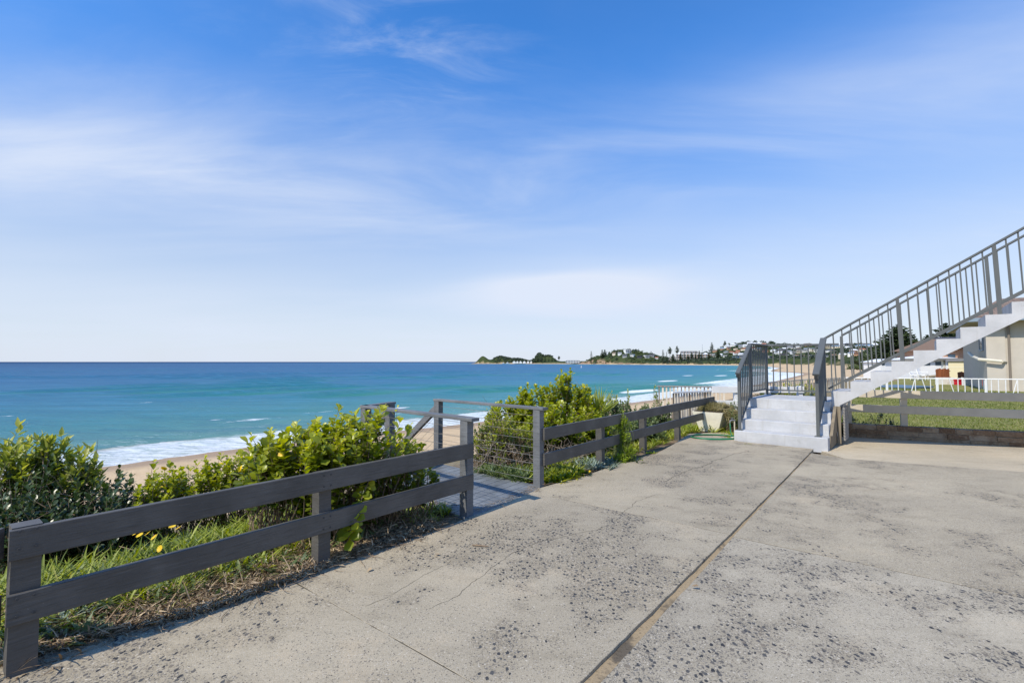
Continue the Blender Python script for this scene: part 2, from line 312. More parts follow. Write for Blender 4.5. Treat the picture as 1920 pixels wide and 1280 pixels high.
def watermat():
    m, N = mat('sea_water'); co = N.n('ShaderNodeTexCoord').outputs['Object']
    sh = N.n('ShaderNodeAttribute', attribute_name='shore').outputs['Fac']; sw = N.n('ShaderNodeAttribute', attribute_name='swell').outputs['Fac']
    rot = (0, 0, R(-40))
    w1 = N.noise(N.mapping(co, (.010, .055, 1), rot), 1, 4, .6, .3)
    w2 = N.noise(N.mapping(co, (.05, .22, 1), rot), 1, 5, .65, .4)
    w3 = N.noise(N.mapping(co, (.35, 1.1, 1), rot), 1, 6, .7, .5)
    shw = N.math('ADD', sh, N.math('MULTIPLY', N.math('SUBTRACT', w1, .5), N.math('MULTIPLY', sh, .9)))
    lg = N.math('DIVIDE', N.math('LOGARITHM', N.math('MAXIMUM', N.math('ADD', shw, 4), 1), 10.0), 4.0)
    col = N.ramp(lg, [(.15, (.30, .34, .24)), (.28, (.120, .275, .240)), (.40, (.045, .215, .235)), (.50, (.022, .165, .260)), (.60, (.014, .120, .245)), (.74, (.010, .090, .215)), (.90, (.004, .036, .120))])
    # greener translucent wave faces, bluer troughs
    col = N.mix(N.math('MULTIPLY', sw, N.mr(sh, 4, 320, 1.0, .16)), col, (.010, .19, .145))
    col = N.mix(N.mr(w2, .50, .68, 0, .35), col, (.06, .26, .42)); col = N.mix(N.mr(w2, .50, .34, 0, .30), col, (.004, .10, .20))
    # foam: wash at the edge, then broken lines further out
    e = N.math('ADD', sh, N.math('MULTIPLY', N.math('SUBTRACT', N.noise(co, .10, 5, .6), .5), 9))
    lace = N.noise(N.mapping(co, (.5, 1.3, 1), rot), 1.1, 6, .75, .6)
    wash = N.mr(e, 7.6, 9.2, 1, 0); wash = N.math('MULTIPLY', wash, N.mr(lace, .36, .58, .38, 1))
    beyond = N.math('MULTIPLY', N.mr(e, 8, 24, 1, 0), N.mr(lace, .54, .60)); beyond = N.math('MULTIPLY', beyond, N.mr(N.noise(N.mapping(co, (.03, .09, 1), rot), 1, 3), .42, .58, .05, .8))
    fo = N.n('ShaderNodeAttribute', attribute_name='foam').outputs['Fac']
    fbreak = N.mr(N.math('ADD', fo, N.math('MULTIPLY', N.math('SUBTRACT', lace, .5), 1.1)), .55, .72)
    foam = N.math('MAXIMUM', N.math('MAXIMUM', wash, beyond), fbreak, clamp=True)
    col = N.mix(N.math('MULTIPLY', foam, .88), col, (.74, .77, .80)); rough = N.math('ADD', .22, N.math('MULTIPLY', foam, .6))
    brown = N.math('MULTIPLY', N.mr(e, 6.5, 8.8), N.mr(e, 12, 9)); brown = N.math('MULTIPLY', brown, N.mr(N.noise(co, .16, 3), .45, .62))
    col = N.mix(N.math('MULTIPLY', brown, .5), col, (.40, .33, .23))
    h = N.math('ADD', N.math('MULTIPLY', w2, 1.25), N.math('MULTIPLY', w3, .55))
    fade = N.mr(sh, 0, 3000, 1, .4)
    bmp = N.n('ShaderNodeBump', ins={'Strength': N.math('MULTIPLY', fade, .8), 'Distance': .9, 'Height': h}).outputs[0]
    dif = N.n('ShaderNodeBsdfDiffuse', ins={0: col, 'Roughness': .2, 'Normal': bmp}).outputs[0]
    fr = N.n('ShaderNodeFresnel', ins={'IOR': 1.33, 'Normal': bmp}).outputs[0]
    fr = N.math('MULTIPLY', N.math('MINIMUM', fr, N.mr(sh, 0, 4000, .20, .10)), N.math('SUBTRACT', 1.0, foam))
    gl = N.n('ShaderNodeBsdfGlossy', ins={'Roughness': rough, 'Normal': bmp}).outputs[0]
    finish(N, N.n('ShaderNodeMixShader', ins={0: fr, 1: dif, 2: gl}).outputs[0]); return m
M['water'] = watermat()
# leaves: ramps over a per-leaf random value
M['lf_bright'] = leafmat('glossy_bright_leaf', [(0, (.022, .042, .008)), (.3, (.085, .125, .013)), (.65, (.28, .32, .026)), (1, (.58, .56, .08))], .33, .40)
M['lf_dark'] = leafmat('dark_leaf', [(0, (.014, .030, .012)), (.5, (.038, .066, .022)), (.85, (.095, .135, .035)), (1, (.20, .23, .06))], .34, .2)
M['lf_olive'] = leafmat('olive_leaf', [(0, (.10, .15, .03)), (.5, (.22, .27, .05)), (1, (.56, .54, .12))], .45, .36)
M['lf_grey'] = leafmat('grey_green_leaf', [(0, (.05, .085, .03)), (.5, (.11, .16, .06)), (1, (.24, .28, .10))], .5, .25)
M['lf_silver'] = leafmat('silver_leaf', [(0, (.09, .13, .09)), (.5, (.20, .26, .20)), (1, (.40, .46, .38))], .55, .15)
M['lf_lime'] = leafmat('lime_leaf', [(0, (.10, .17, .012)), (.5, (.22, .31, .02)), (1, (.42, .47, .05))], .45, .35)
M['grass'] = leafmat('grass_blade', [(0, (.045, .075, .012)), (.30, (.16, .21, .02)), (.75, (.34, .38, .045)), (1, (.50, .42, .17))], .5, .3)
M['lawngrass'] = leafmat('lawn_blade', [(0, (.075, .11, .02)), (.5, (.17, .20, .04)), (.85, (.27, .27, .075)), (1, (.36, .30, .14))], .6, .25)
M['straw'] = leafmat('straw_litter', [(0, (.06, .038, .02)), (.5, (.25, .17, .095)), (1, (.58, .46, .30))], .8, .05)
M['thatch'] = leafmat('thatch_grass', [(0, (.11, .10, .035)), (.5, (.26, .23, .09)), (1, (.46, .37, .20))], .75, .15)
M['petal'] = leafmat('yellow_petal', [(0, (.75, .48, .01)), (1, (.85, .66, .03))], .5, .3)
M['scrub'] = leafmat('dune_scrub', [(0, (.028, .048, .016)), (.5, (.062, .092, .024)), (1, (.13, .155, .045))], .6, .15)
M['forest'] = leafmat('far_trees', [(0, (.016, .030, .020)), (.5, (.036, .058, .030)), (1, (.075, .095, .042))], .6, .1)
M['pine'] = leafmat('pine_needles', [(0, (.010, .024, .010)), (.5, (.028, .050, .018)), (1, (.060, .088, .028))], .6, .1)
M['lightgreen'] = leafmat('light_tree', [(0, (.04, .07, .02)), (.5, (.09, .14, .035)), (1, (.16, .21, .05))], .6, .2)
# ================================================================== SHORE, TERRAIN AND SEA
SEAZ = -7.6
SHORE = np.array([(-420, -300), (-160, -90), (-80, -5), (-36, 41), (-27, 52), (-15, 63), (-7.5, 70), (40, 122), (107, 204), (169, 291), (212, 352), (228, 385), (240, 450), (290, 540),
                  (376, 680), (533, 1020), (520, 1180), (420, 1360), (330, 1560), (250, 1760), (170, 1900), (60, 1985), (-80, 2020), (-165, 2050), (-180, 2090), (-120, 2180), (200, 2500), (900, 3600), (3000, 8000)], float)
def shore_dist(x, y):
    """distance to the shoreline, + inland, - seaward"""
    best = np.full(x.shape, 1e12); inside = np.zeros(x.shape, bool)
    P = np.vstack([SHORE, [(9000, 8000), (9000, -9000), (-420, -9000)]]); n = len(P)
    for i in range(n):
        a = P[i]; b = P[(i+1) % n]
        if i < len(SHORE)-1:
            d = b-a; t = np.clip(((x-a[0])*d[0]+(y-a[1])*d[1])/(d@d), 0, 1)
            best = np.minimum(best, (x-a[0]-t*d[0])**2+(y-a[1]-t*d[1])**2)
        c = ((a[1] > y) != (b[1] > y)); 
        with np.errstate(divide='ignore', invalid='ignore'):
            xx = (b[0]-a[0])*(y-a[1])/(b[1]-a[1])+a[0]
        inside ^= c & (x < xx)
    return np.where(inside, 1, -1)*np.sqrt(best)
def hill(px, Y, top, sx, sy): return ((px-960)/FPX*Y, Y, top, sx, sy)
HILLS = [hill(*q) for q in [(1168, 1680, 37.3, 88, 90), (1215, 1640, 11.5, 60, 80), (1110, 1700, 39.2, 40, 60), (1395, 1560, 44.9, 130, 160), (1340, 1600, 2.2, 110, 130), (1450, 1400, 23.7, 130, 150),
         (1530, 1250, 12.0, 150, 170), (1600, 1150, 23.6, 140, 170), (1690, 1000, 1.6, 150, 150), (1800, 900, 28.0, 160, 150), (1500, 850, 10, 120, 120), (1600, 760, 13, 120, 120),
         (903, 2040, 43.5, 24, 40), (938, 2050, 27.9, 45, 40), (972, 2060, 12.5, 40, 40), (1011, 2050, 34.1, 22, 35), (1030, 2050, 26.4, 26, 30)]]
def fence_d(x, y): return (x+2.25)*-.785+(y-2.2)*.62       # metres seaward of the long fence
def ground_h(x, y, full=False):
    x = np.asarray(x, float); y = np.asarray(y, float); sd = shore_dist(x, y); dF = fence_d(x, y)
    r = np.hypot(x, y)
    width = np.interp(y, [0, 60, 200, 300, 480, 700, 1000, 1400, 1700, 1900], [30, 30, 42, 70, 120, 90, 55, 28, 10, 6])
    td = sd-width
    beach = SEAZ+np.where(sd > 0, np.minimum(sd*.075, 2.1+(sd-28)*.01), sd*.06)
    wob = fbm(x*.35+40, y*.35+11, 4)-.47
    near = -.035-.26*np.maximum(dF-1.0, 0)-.19*sstep(x, 4.4, 5.1)*sstep(-dF, .6, 1.6)+np.clip(dF-.5, 0, 3)*.16*wob
    near = np.maximum(near, beach+wob*.15)
    hs = sum(t*np.exp(-((x-a)/sx)**2-((y-b)/sy)**2) for a, b, t, sx, sy in HILLS)
    k = sstep(td, 0, 26); dune = 6.4+5.0*np.exp(-((td-32)/24)**2)*sstep(y, 60, 250)*sstep(-y, -1500, -900)+(fbm(x*.03, y*.03, 4)-.5)*5
    far = beach+(dune+hs*sstep(td, 0, 60))*k
    hs_h = hs*sstep(sd, 0, 30)
    far = np.maximum(far, np.where(y > 1800, beach+1.2*sstep(sd, 0, 4)+hs_h*sstep(sd, 0, 18), -99))
    w = sstep(r, 45, 95)
    z = near*(1-w)+far*w
    if full: return z, sd, td, dF, k*w
    return z
def H1(x, y): return float(ground_h(np.array([x]), np.array([y]))[0])
def hit(px, py, Y0=150, Y1=2400):
    """where the ray through a photo pixel first meets the terrain"""
    Ys = np.exp(np.linspace(math.log(Y0), math.log(Y1), 900)); t = [at(px, py, Y) for Y in Ys[:2]]
    d = at(px, py, 1.0); xs = d.x*Ys; zs = CAMH+(d.z-CAMH)*Ys; h = ground_h(xs, Ys)
    i = np.argmax(h >= zs)
    return (xs[i], Ys[i], h[i]) if h[i] >= zs[i] else None
def polar(r0, r1, nr, angs):
    rr = np.exp(np.linspace(math.log(r0), math.log(r1), nr))
    if r1 == 30000: rr = np.unique(np.concatenate([rr, np.arange(1000, 2300, 9.0)])); nr = len(rr)
    A, Rr = np.meshgrid(angs, rr)
    X = Rr*np.sin(A); Y = Rr*np.cos(A); na = len(angs)
    i = np.arange(nr-1)[:, None]*na+np.arange(na-1)[None]; F = np.stack([i, i+1, i+na+1, i+na], -1).reshape(-1, 4)
    return X.ravel(), Y.ravel(), F[:, ::-1]
front = np.radians(np.concatenate([np.arange(-180, -62, 4), np.arange(-62, 62, .2), np.arange(62, 181, 4)]))
gx, gy, gF = polar(1.5, 30000, 560, front)
gz, gsd, gtd, gdF, gk = ground_h(gx, gy, True)
gr = np.hypot(gx, gy); nearm = 1-sstep(gr, 45, 95)
nz = fbm(gx*.08, gy*.08, 4)
veg_far = sstep(gtd+(nz-.5)*22, 1, 9)*(1-nearm); veg_near = nearm*sstep(-gdF+(fbm(gx*.6, gy*.6)-.5)*5, -15, -11)
soil_near = nearm*sstep(-gdF, -8, -5)
inland = nearm*sstep(-gdF, -1, 1)*sstep(gx, 8, 14)
rock = sstep(gy, 1500, 1700)*sstep(-gsd, -5, -2)*sstep(-gz, 4.2, 5.2)*(1-sstep(np.abs(gx-330), 30, 90)*(gy < 1790))
cliff = ((gy > 1450) & (gy < 1800) & (gx > 230) & (gx < 480)).astype(float)*sstep(gsd, 6, 12)*sstep(-gsd, -34, -26)*(nz > .42)
rock = np.maximum(np.where(gy > 1830, rock, 0), cliff)
veg_far = np.where((gy > 1830) & (gsd > -6), sstep(gz, -5.6, -4.4), veg_far)
rocky = np.where(gsd > -1, 1, 0)
npmesh('ground', np.stack([gx, gy, gz], 1), gF, M['ground'], smooth=True,
       attrs=dict(veg=np.clip(np.maximum(veg_far, veg_near*.6), 0, 1), wet=sstep(-gsd, -7, -3), soil=np.clip(soil_near*(1-inland), 0, 1), rock=rock*rocky))
tag(bpy.data.objects['ground'], kind='structure', label='sandy beach, dunes and green hills along the bay')
# sea
sa = np.radians(np.arange(-64, 52, .16)); sx, sy, sF = polar(26, 60000, 880, sa)
ssd = -shore_dist(sx, sy); sr = np.hypot(sx, sy)
keep = ssd > -6
al = fbm(sx*.012+3, sy*.012+8, 3)
ph = ssd+(al-.45)*34+(fbm(sx*.05, sy*.05, 2)-.5)*7
sp = 26.0
c = np.cos(ph/sp*2*math.pi); crest = np.maximum(c, 0)**3
fadeS = sstep(-sr, -1100, -200)*sstep(ssd, 2, 22)
patch = sstep(fbm(sx*.018+31, sy*.018+7, 3), .36, .60)
amp = .85*fadeS*patch
chop = (fbm(sx*.22, sy*.40, 3)-.47)*.30*sstep(-sr, -260, -60)*sstep(ssd, 0, 10)
sz = SEAZ+crest*amp+chop+np.where(ssd < 9, .10*sstep(ssd, -1, 8.5)*sstep(-ssd, -11, -8.5)*3.2, 0)
face = np.clip(-np.sin(ph/sp*2*math.pi+.5)*.5+.5, 0, 1)**2*patch*fadeS*1.2+crest*.3*patch
foam = np.zeros_like(sx)
rowp = np.exp(-((((ph+3) % sp)-3-0)/1.5)**2)
surf = sstep(sx, 40, 120)*sstep(-ssd, -95, -30)+.30*sstep(sx, -60, 0)*sstep(-ssd, -42, -20)
foam += rowp*surf*sstep(fbm(sx*.03+70, sy*.03+3, 2), .38, .56)*1.1
along = np.array([.62, .785])
def blob(px, py, la, lb, k=1.0):
    global foam
    p = at(px, py, 1.0); t = (SEAZ-CAMH)/(p.z-CAMH); cx, cy = p.x*t, t
    dx, dy = sx-cx, sy-cy; u = dx*along[0]+dy*along[1]; v = -dx*along[1]+dy*along[0]
    foam = np.maximum(foam, k*np.exp(-(u/la)**2-(v/lb)**2)*1.4)
for b in [(1252, 714, 11, 3.2), (1205, 722, 26, 2.4, .8), (1290, 704, 10, 3, .8), (1352, 704, 12, 3.5, .9), (1300, 727, 18, 6), (1200, 733, 14, 4, .9), (1340, 716, 40, 3, .7), (275, 754, 3, .8, .55), (12, 780, 2, .7, .55),
          (745, 765, 4, 1.0, .8), (600, 772, 8, 1.4, .46), (470, 787, 8, 2.2, .50), (405, 786, 4, 1.2, .45), (700, 780, 12, 2.0, .50), (1470, 692, 30, 6, .8), (1440, 705, 24, 5, .9), (1420, 694, 30, 4, .8), (870, 679.6, 60, 14, .9), (848, 679.4, 50, 8, .7)]: blob(*b)
# broken water all through the shallow corner of the bay
foam = np.maximum(foam, (.42+.36*sstep(fbm(sx*.05, sy*.05, 2), .4, .6))*sstep(sx, 95, 140)*sstep(-ssd, -62, -26)*(sy < 620))
foam = np.maximum(foam, .70*sstep(sx, 45, 90)*sstep(-ssd, -36, -18)*(sy < 620))
foam = np.maximum(foam, .9*sstep(-ssd, -12, -5)*(sy > 1000)*sstep(fbm(sx*.02, sy*.02, 2), .40, .5))
fm = keep[sF].all(1)
npmesh('sea', np.stack([sx, sy, sz], 1), sF[fm], M['water'], smooth=True, attrs=dict(shore=ssd, swell=np.clip(face, 0, 1), foam=foam))
tag(bpy.data.objects['sea'], kind='structure', label='turquoise to deep blue sea with small breaking waves')
# ================================================================== CONCRETE YARD
J0 = np.array([.33, 2.17]); JD = np.array([.624, .782]); JK = np.array([.782, -.624])
def jp(s, k): p = J0+JD*s+JK*k; return (float(p[0]), float(p[1]))
EDGE = [(-2.62, 1.4), (-2.36, 2.28), (-2.02, 2.57), (-1.72, 2.75), (-1.38, 3.18), (-1.17, 3.48), (-.9, 3.78), (-.44, 4.36), (-.05, 4.86), (.3, 5.43), (.93, 6.06), (1.68, 6.97), (2.2, 7.45), (2.75, 8.3), (3.45, 9.5), (4.3, 9.75), (4.42, 9.05)]
def wobble(poly, amp, step=.06):
    out = []; n = len(poly)
    for i in range(n):
        a = np.array(poly[i]); b = np.array(poly[(i+1) % n]); L = np.hypot(*(b-a)); m = max(1, int(L/step))
        if L > 6: m = max(1, int(L/.2))
        for k in range(m):
            p = a+(b-a)*k/m; nn = np.array([-(b-a)[1], (b-a)[0]])/L
            p = p+nn*(fbm(np.array([p[0]*9.0]), np.array([p[1]*9.0]), 3)[0]-.45)*amp*2
            out.append((float(p[0]), float(p[1])))
    return out
def slab(name, poly, z, m, label, amp=.006, zf=None):
    """a cast slab with arrises: top face inset a few mm above a slightly larger body"""
    P = wobble(poly, amp); n = len(P); dz = (lambda x, y: 0) if zf is None else zf; C = np.array(P); cen = C.mean(0)
    nx = np.roll(C, -1, 0)-np.roll(C, 1, 0); nn = np.stack([-nx[:, 1], nx[:, 0]], 1); nn /= np.linalg.norm(nn, axis=1)[:, None]
    I = C+nn*.002
    mb = MB(); mb.add([(x, y, z-.07+dz(x, y)) for x, y in P]+[(x, y, z-.002+dz(x, y)) for x, y in P]+[(float(x), float(y), z+dz(float(x), float(y))) for x, y in I],
        [tuple(range(2*n, 3*n))]+[(i, (i+1) % n, n+(i+1) % n, n+i) for i in range(n)]+[(n+i, n+(i+1) % n, 2*n+(i+1) % n, 2*n+i) for i in range(n)])
    o = mb.build(name, m); return tag(o, label, None, None, 'structure')
g = .028
def jgap(s): return np.interp(s, [-1, 0, 1.2, 2.3, 4, 7], [.075, .070, .045, .027, .016, .012])
jl = [jp(s, -jgap(s)/2) for s in (-1.2, -.315)]
A_ = [jp(-1.2, -.036), jp(-.3115, -.034), jp(-.3115, -1.96), (-1.72, 2.75), (-2.02, 2.57), (-2.36, 2.28), (-2.62, 1.4), (-2.0, .6)]
slab('pavement', A_, 0, M['conc_a'], 'worn concrete slab in the left foreground')
eB = [jp(-.3065, -1.965), (-1.17, 3.48), (-.9, 3.78), (-.44, 4.36), (-.2, 4.66), (.04, 5.03)]
B_ = [jp(-.3065, -.034), jp(.8, -.024), jp(1.6, -.018), jp(2.325, -.013)]+[jp(2.325, -2.02), (.04, 5.03)]+eB[::-1][1:]
slab('pavement', B_, 0, M['conc_a'], 'concrete slab with dark exposed stones beside the wide joint')
C_ = [jp(2.330, -.013), jp(4, -.008), jp(6.9, -.006), (4.85, 7.85), (3.98, 8.62), (4.43, 9.0), (4.3, 9.75), (3.45, 9.5), (2.75, 8.3), (2.2, 7.45), (1.68, 6.97), (.93, 6.06), (.3, 5.43), jp(2.330, -2.02)]
slab('pavement', C_, 0, M['conc_c'], 'pale concrete slab running up to the white steps')
D_ = [jp(-1.2, .037), jp(-1.2, 5.5), jp(2.315, 5.5), jp(2.315, .013), jp(1.6, .020), jp(.8, .025), jp(-.3, .035)]
slab('pavement', D_, -.012, M['conc_b'], 'speckled concrete slab in the right foreground')
E_ = [jp(2.325, .013), jp(2.325, 5.5), jp(4.93, 5.5), jp(4.93, .008)]
slab('pavement', E_, -.012, M['conc_c'], 'smooth concrete slab right of the long joint')
G0 = (4.86, 7.14); G1 = (9.6, 4.75)
F_ = [jp(4.937, .008), jp(4.937, 5.5), (9.6, 4.74), (4.87, 7.13), jp(6.9, .006)]
slab('pavement', F_, -.012, M['conc_c'], 'smooth concrete slab in front of the stair')
H_ = [(4.88, 7.145), (9.6, 4.76), (12.5, 6.6), (8.93, 8.52), (6.5, 9.84), (5.0, 8.0)]
slab('pavement', H_, -.016, M['conc_d'], 'sandy coloured concrete strip along the foot of the sandstone wall', zf=lambda x, y: -.072*min(1.3, max(0, ((x-4.88)*.451+(y-7.145)*.893))/2.9))
# sand and dirt lying in the wide joint
def jointmat():
    m, N = mat('joint_sand'); co = N.n('ShaderNodeTexCoord').outputs['Object']
    n = N.noise(co, 3.0, 4, .6); n2 = N.noise(co, 60, 4, .7)
    c = N.mix(N.mr(n, .36, .46), (.12, .10, .075), (.34, .26, .16)); c = N.mix(N.mr(n2, .5, .7, 0, .6), c, (.07, .055, .04))
    finish(N, pbsdf(N, c, .95, N.bump(n2, .6, .006), 0, .1)); return m
M['jointsand'] = jointmat()
mb = MB(); ss = np.linspace(-1.2, 6.9, 120)
vs = []; fs = []
for i, s in enumerate(ss):
    w = jgap(s)/2+.006; zz_ = -.012-.012*float(fbm(np.array([s*4.0]), np.array([3.3]), 3)[0])
    vs += [(*jp(s, -w), zz_), (*jp(s, 0), zz_-.004), (*jp(s, w), zz_-.003)]
    if i: b = 3*i; fs += [(b-3, b-2, b+1, b), (b-2, b-1, b+2, b+1)]
mb.add(vs, [f[::-1] for f in fs]); tag(mb.build('joint_sand', M['jointsand']), 'sand and grit lying in the wide joint of the yard', kind='structure')
mb = MB(); mb.add([(*jp(-1.1, -.04), -.03), (*jp(6.8, -.02), -.03), (1.75, 6.95, -.03), (-.35, 4.4, -.03), (-1.3, 3.2, -.03)], [(0, 1, 2, 3, 4)]); mb.add([(*jp(-1.1, .04), -.06), (*jp(-1.1, 5.4), -.06), (*jp(5.5, 5.4), -.06), (*jp(5.5, .02), -.06)], [(0, 1, 2, 3)]); 
for s_, k0, k1 in ((-.309, -2.25, -.04), (2.3275, -2.0, -.02), (2.32, .02, 5.4), (4.9335, .01, 5.4)):
    z_ = -.0012 if k0 < 0 else -.0132; mb.add([(*jp(s_-.0045, k0), z_), (*jp(s_+.0045, k0), z_), (*jp(s_+.0045, k1), z_), (*jp(s_-.0045, k1), z_)], [(3, 2, 1, 0)])
tag(mb.build('joint_dirt', M['crack']), 'dark dirt in the narrow saw cuts of the yard', kind='structure')
# hairline cracks
def crack(pts, w, label):
    vs = []; fs = []; P = [];
    for a, b in zip(pts[:-1], pts[1:]):
        a = np.array(a); b = np.array(b); m = max(2, int(np.hypot(*(b-a))/.022))
        for k in range(m): P.append(a+(b-a)*k/m)
    off = 0; Q = []
    for i, p in enumerate(P):
        d = (P[min(i+1, len(P)-1)]-P[max(i-1, 0)]); d = d/np.hypot(*d); nn = np.array([-d[1], d[0]]); off = off*.86+rng.normal()*.006
        q = p+nn*off; ww = w*(.35+rng.random()*.9); Q.append((q-nn*ww, q+nn*ww))
    for i, (l, r) in enumerate(Q):
        vs += [(*l, .0012), (*r, .0012)]
        if i: b = 2*i; fs.append((b-2, b-1, b+1, b))
    mb = MB(); mb.add(vs, fs); return tag(mb.build('crack', M['crack']), label, kind='structure')
cr = lambda *p: [tuple(at(a, b, 1.0)[:2]*(-CAMH/(at(a, b, 1.0).z-CAMH)) if False else (lambda q: (q.x*(-CAMH/(q.z-CAMH)), -CAMH/(q.z-CAMH)))(at(a, b, 1.0))) for a, b in p]
crack(cr((1405, 845), (1372, 852), (1345, 862), (1325, 872), (1298, 880), (1275, 890), (1243, 903)), .0055, 'crack wandering over the slab by the white steps')
crack(cr((1240, 925), (1195, 940), (1160, 968)), .002, 'short hairline crack in the pale slab')
crack(cr((1130, 990), (1030, 1012), (960, 1035), (905, 1075), (860, 1110), (800, 1145)), .0018, 'long hairline crack across the middle slab')
crack(cr((845, 1050), (790, 1080), (735, 1115), (680, 1140)), .0012, 'faint crack in the slab near the fence')
# ================================================================== STAIR
SA = R(-40); E1 = np.array([math.cos(SA), math.sin(SA)]); E2 = np.array([-math.sin(SA), math.cos(SA)]); SP = np.array([5.041, 7.815])
st = empty('concrete_stair', (SP[0], SP[1], 0), SA, 'pale grey painted concrete stair with a landing and a long flight up to the right', 'staircase')
RI, TR = .176, .286
def rbox(mb, a0, b0, z0, a1, b1, z1, c=.008):
    """box with slightly rounded top edges"""
    mb.add([(a0, b0, z0), (a1, b0, z0), (a1, b1, z0), (a0, b1, z0), (a0, b0, z1-c), (a1, b0, z1-c), (a1, b1, z1-c), (a0, b1, z1-c), (a0+c, b0+c, z1), (a1-c, b0+c, z1), (a1-c, b1-c, z1), (a0+c, b1-c, z1)],
           [(3, 2, 1, 0), (0, 1, 5, 4), (1, 2, 6, 5), (2, 3, 7, 6), (3, 0, 4, 7), (4, 5, 9, 8), (5, 6, 10, 9), (6, 7, 11, 10), (7, 4, 8, 11), (8, 9, 10, 11)])
for k in range(3):
    mb = MB(); dz = .0 if k else -.06
    rbox(mb, -1.37-(.02 if k == 0 else 0), TR*k if k else -.015, (RI*k if k else -.06), .0+(.02 if k == 0 else 0), TR*(k+1)+.0, RI*(k+1))
    mb.build('step', M['step'], st)
mb = MB(); rbox(mb, -1.37, TR*3, 0, -.04, 2.25, RI*4); mb.build('landing', M['step'], st)
mb = MB(); mb.box(-1.365, .29, -.02, -.012, TR*3-.002, RI-.002); mb.box(-1.365, .58, RI-.001, -.014, TR*3-.003, 2*RI-.002); mb.build('base_block', M['step'], st)
NST = 13; prof = [(-.038, .26), (-.038, RI*5)]
for k in range(NST):
    prof += [(.247+TR*k, RI*(5+k)), (.247+TR*k, RI*(6+k))]
prof += [(.247+TR*NST, RI*(5+NST)), (.247+TR*NST, .64+.6154*(.247+TR*NST-.09)), (.09, .64)]
n = len(prof); b0, b1 = 1.034, 2.22; mb = MB()
mb.add([(a, b0, z) for a, z in prof]+[(a, b1, z) for a, z in prof], [tuple(range(n)), tuple(range(2*n-1, n-1, -1))]+[(i, n+i, n+(i+1) % n, (i+1) % n) for i in range(n)])
mb.build('flight', M['step'], st)
# enclosure under the landing: timber post and louvred side panel
mb = MB(); mb.box(.055, .90, -.02, .105, .96, .62); pst = mb.build('support_post', M['timberpost'], st)
mb = MB()
for k in range(11): mb.hexa([(.125, 1.06, .03+k*.053), (.150, 1.06, .015+k*.053), (.150, 1.62, .015+k*.053), (.125, 1.62, .03+k*.053), (.125, 1.06, .075+k*.053), (.150, 1.06, .060+k*.053), (.150, 1.62, .060+k*.053), (.125, 1.62, .075+k*.053)])
mb.build('louvre_panel', M['greypanel'], st)
mb = MB(); mb.box(.02, .2, -.02, .034, 1.02, .18+.0); mb.hexa([(.004, .30, .18), (.05, .30, .18), (.05, 1.0, .18), (.004, 1.0, .18), (.004, .90, .62), (.05, .90, .62), (.05, 1.0, .62), (.004, 1.0, .62)]); mb.build('side_board', M['timberpost'], st)
# --- railings
RT = 1.04
LEAN = .034
def cap_beam(parent, p, q, name='handrail', w=.075, h=.034, dark_ends=False):
    mb = MB(); mb.beam(p, q, w, h, ch=.008); return mb.build(name, M['railmetal'], parent)
def bar(parent, x, y, z0, z1, s=.02, name='baluster', lean=0.0):
    mb = MB(); mb.beam((x+lean*(z1-z0), y, z0), (x, y, z1), s, s, up=(0, 1, 0)); return mb.build(name, M['railmetal'], parent)
def plate(parent, x, y, z, s=.05):
    mb = MB(); mb.box(x-s, y-s, z, x+s, y+s, z+.008); return mb.build('base_plate', M['railmetal'], parent)
L4 = RI*4
# left railing: slopes up the entry steps, runs along the landing and round its back
rl = empty('metal_railing', (SP[0], SP[1], 0), SA, 'grey metal railing left of the steps, continuing round the back of the landing', 'railing')
xa = -1.325; y0, y1, y2 = .045, .90, 2.20; zl, zt = RI+1.03, L4+RT
slope = (zt-zl)/(y1-y0)
bar(rl, xa, y0+.06, RI, zl+slope*.05, .045, 'post'); plate(rl, xa, y0+.06, RI)
bar(rl, xa, y1, RI*3, zt, .045, 'post'); plate(rl, xa, y1-.0, RI*3+.001)
bar(rl, xa, y2, L4-.03, zt, .045, 'post')
cap_beam(rl, (xa, y0-.03, zl-.02), (xa, y1, zt)); cap_beam(rl, (xa, y1-.01, zt+.001), (xa, y2+.02, zt+.001))
mb = MB(); mb.box(xa-.022, y0-.033, zl-.085, xa+.022, y0+.03, zl-.035); mb.build('open_end', M['black'], rl)  # black block stands for the shade inside the open rail channel
mb = MB(); mb.beam((xa, y0+.07, RI+.11), (xa, y1, RI+.11+slope*(y1-y0-.07)), .03, .03); mb.beam((xa, y1, L4+.12), (xa, y2, L4+.12), .03, .03); mb.build('bottom_rail', M['railmetal'], rl)
for k in range(1, 7): y = y0+.06+(y1-y0-.06)*k/7; bar(rl, xa, y, RI+.11+slope*(y-y0-.07), zl+slope*(y-y0)-.02, .02)
for k in range(1, 10): bar(rl, xa, y1+(y2-y1)*k/10, L4+.12, zt-.015, .02)
cap_beam(rl, (xa-.02, y2, zt), (-.03, y2, zt), w=.06, h=.04)
mb = MB(); mb.beam((xa, y2, L4+.10), (-.03, y2, L4+.10), .03, .03); mb.build('bottom_rail', M['railmetal'], rl)
for k in range(1, 10): bar(rl, xa+(1.295)*k/10, y2, L4+.10, zt-.02, .02)
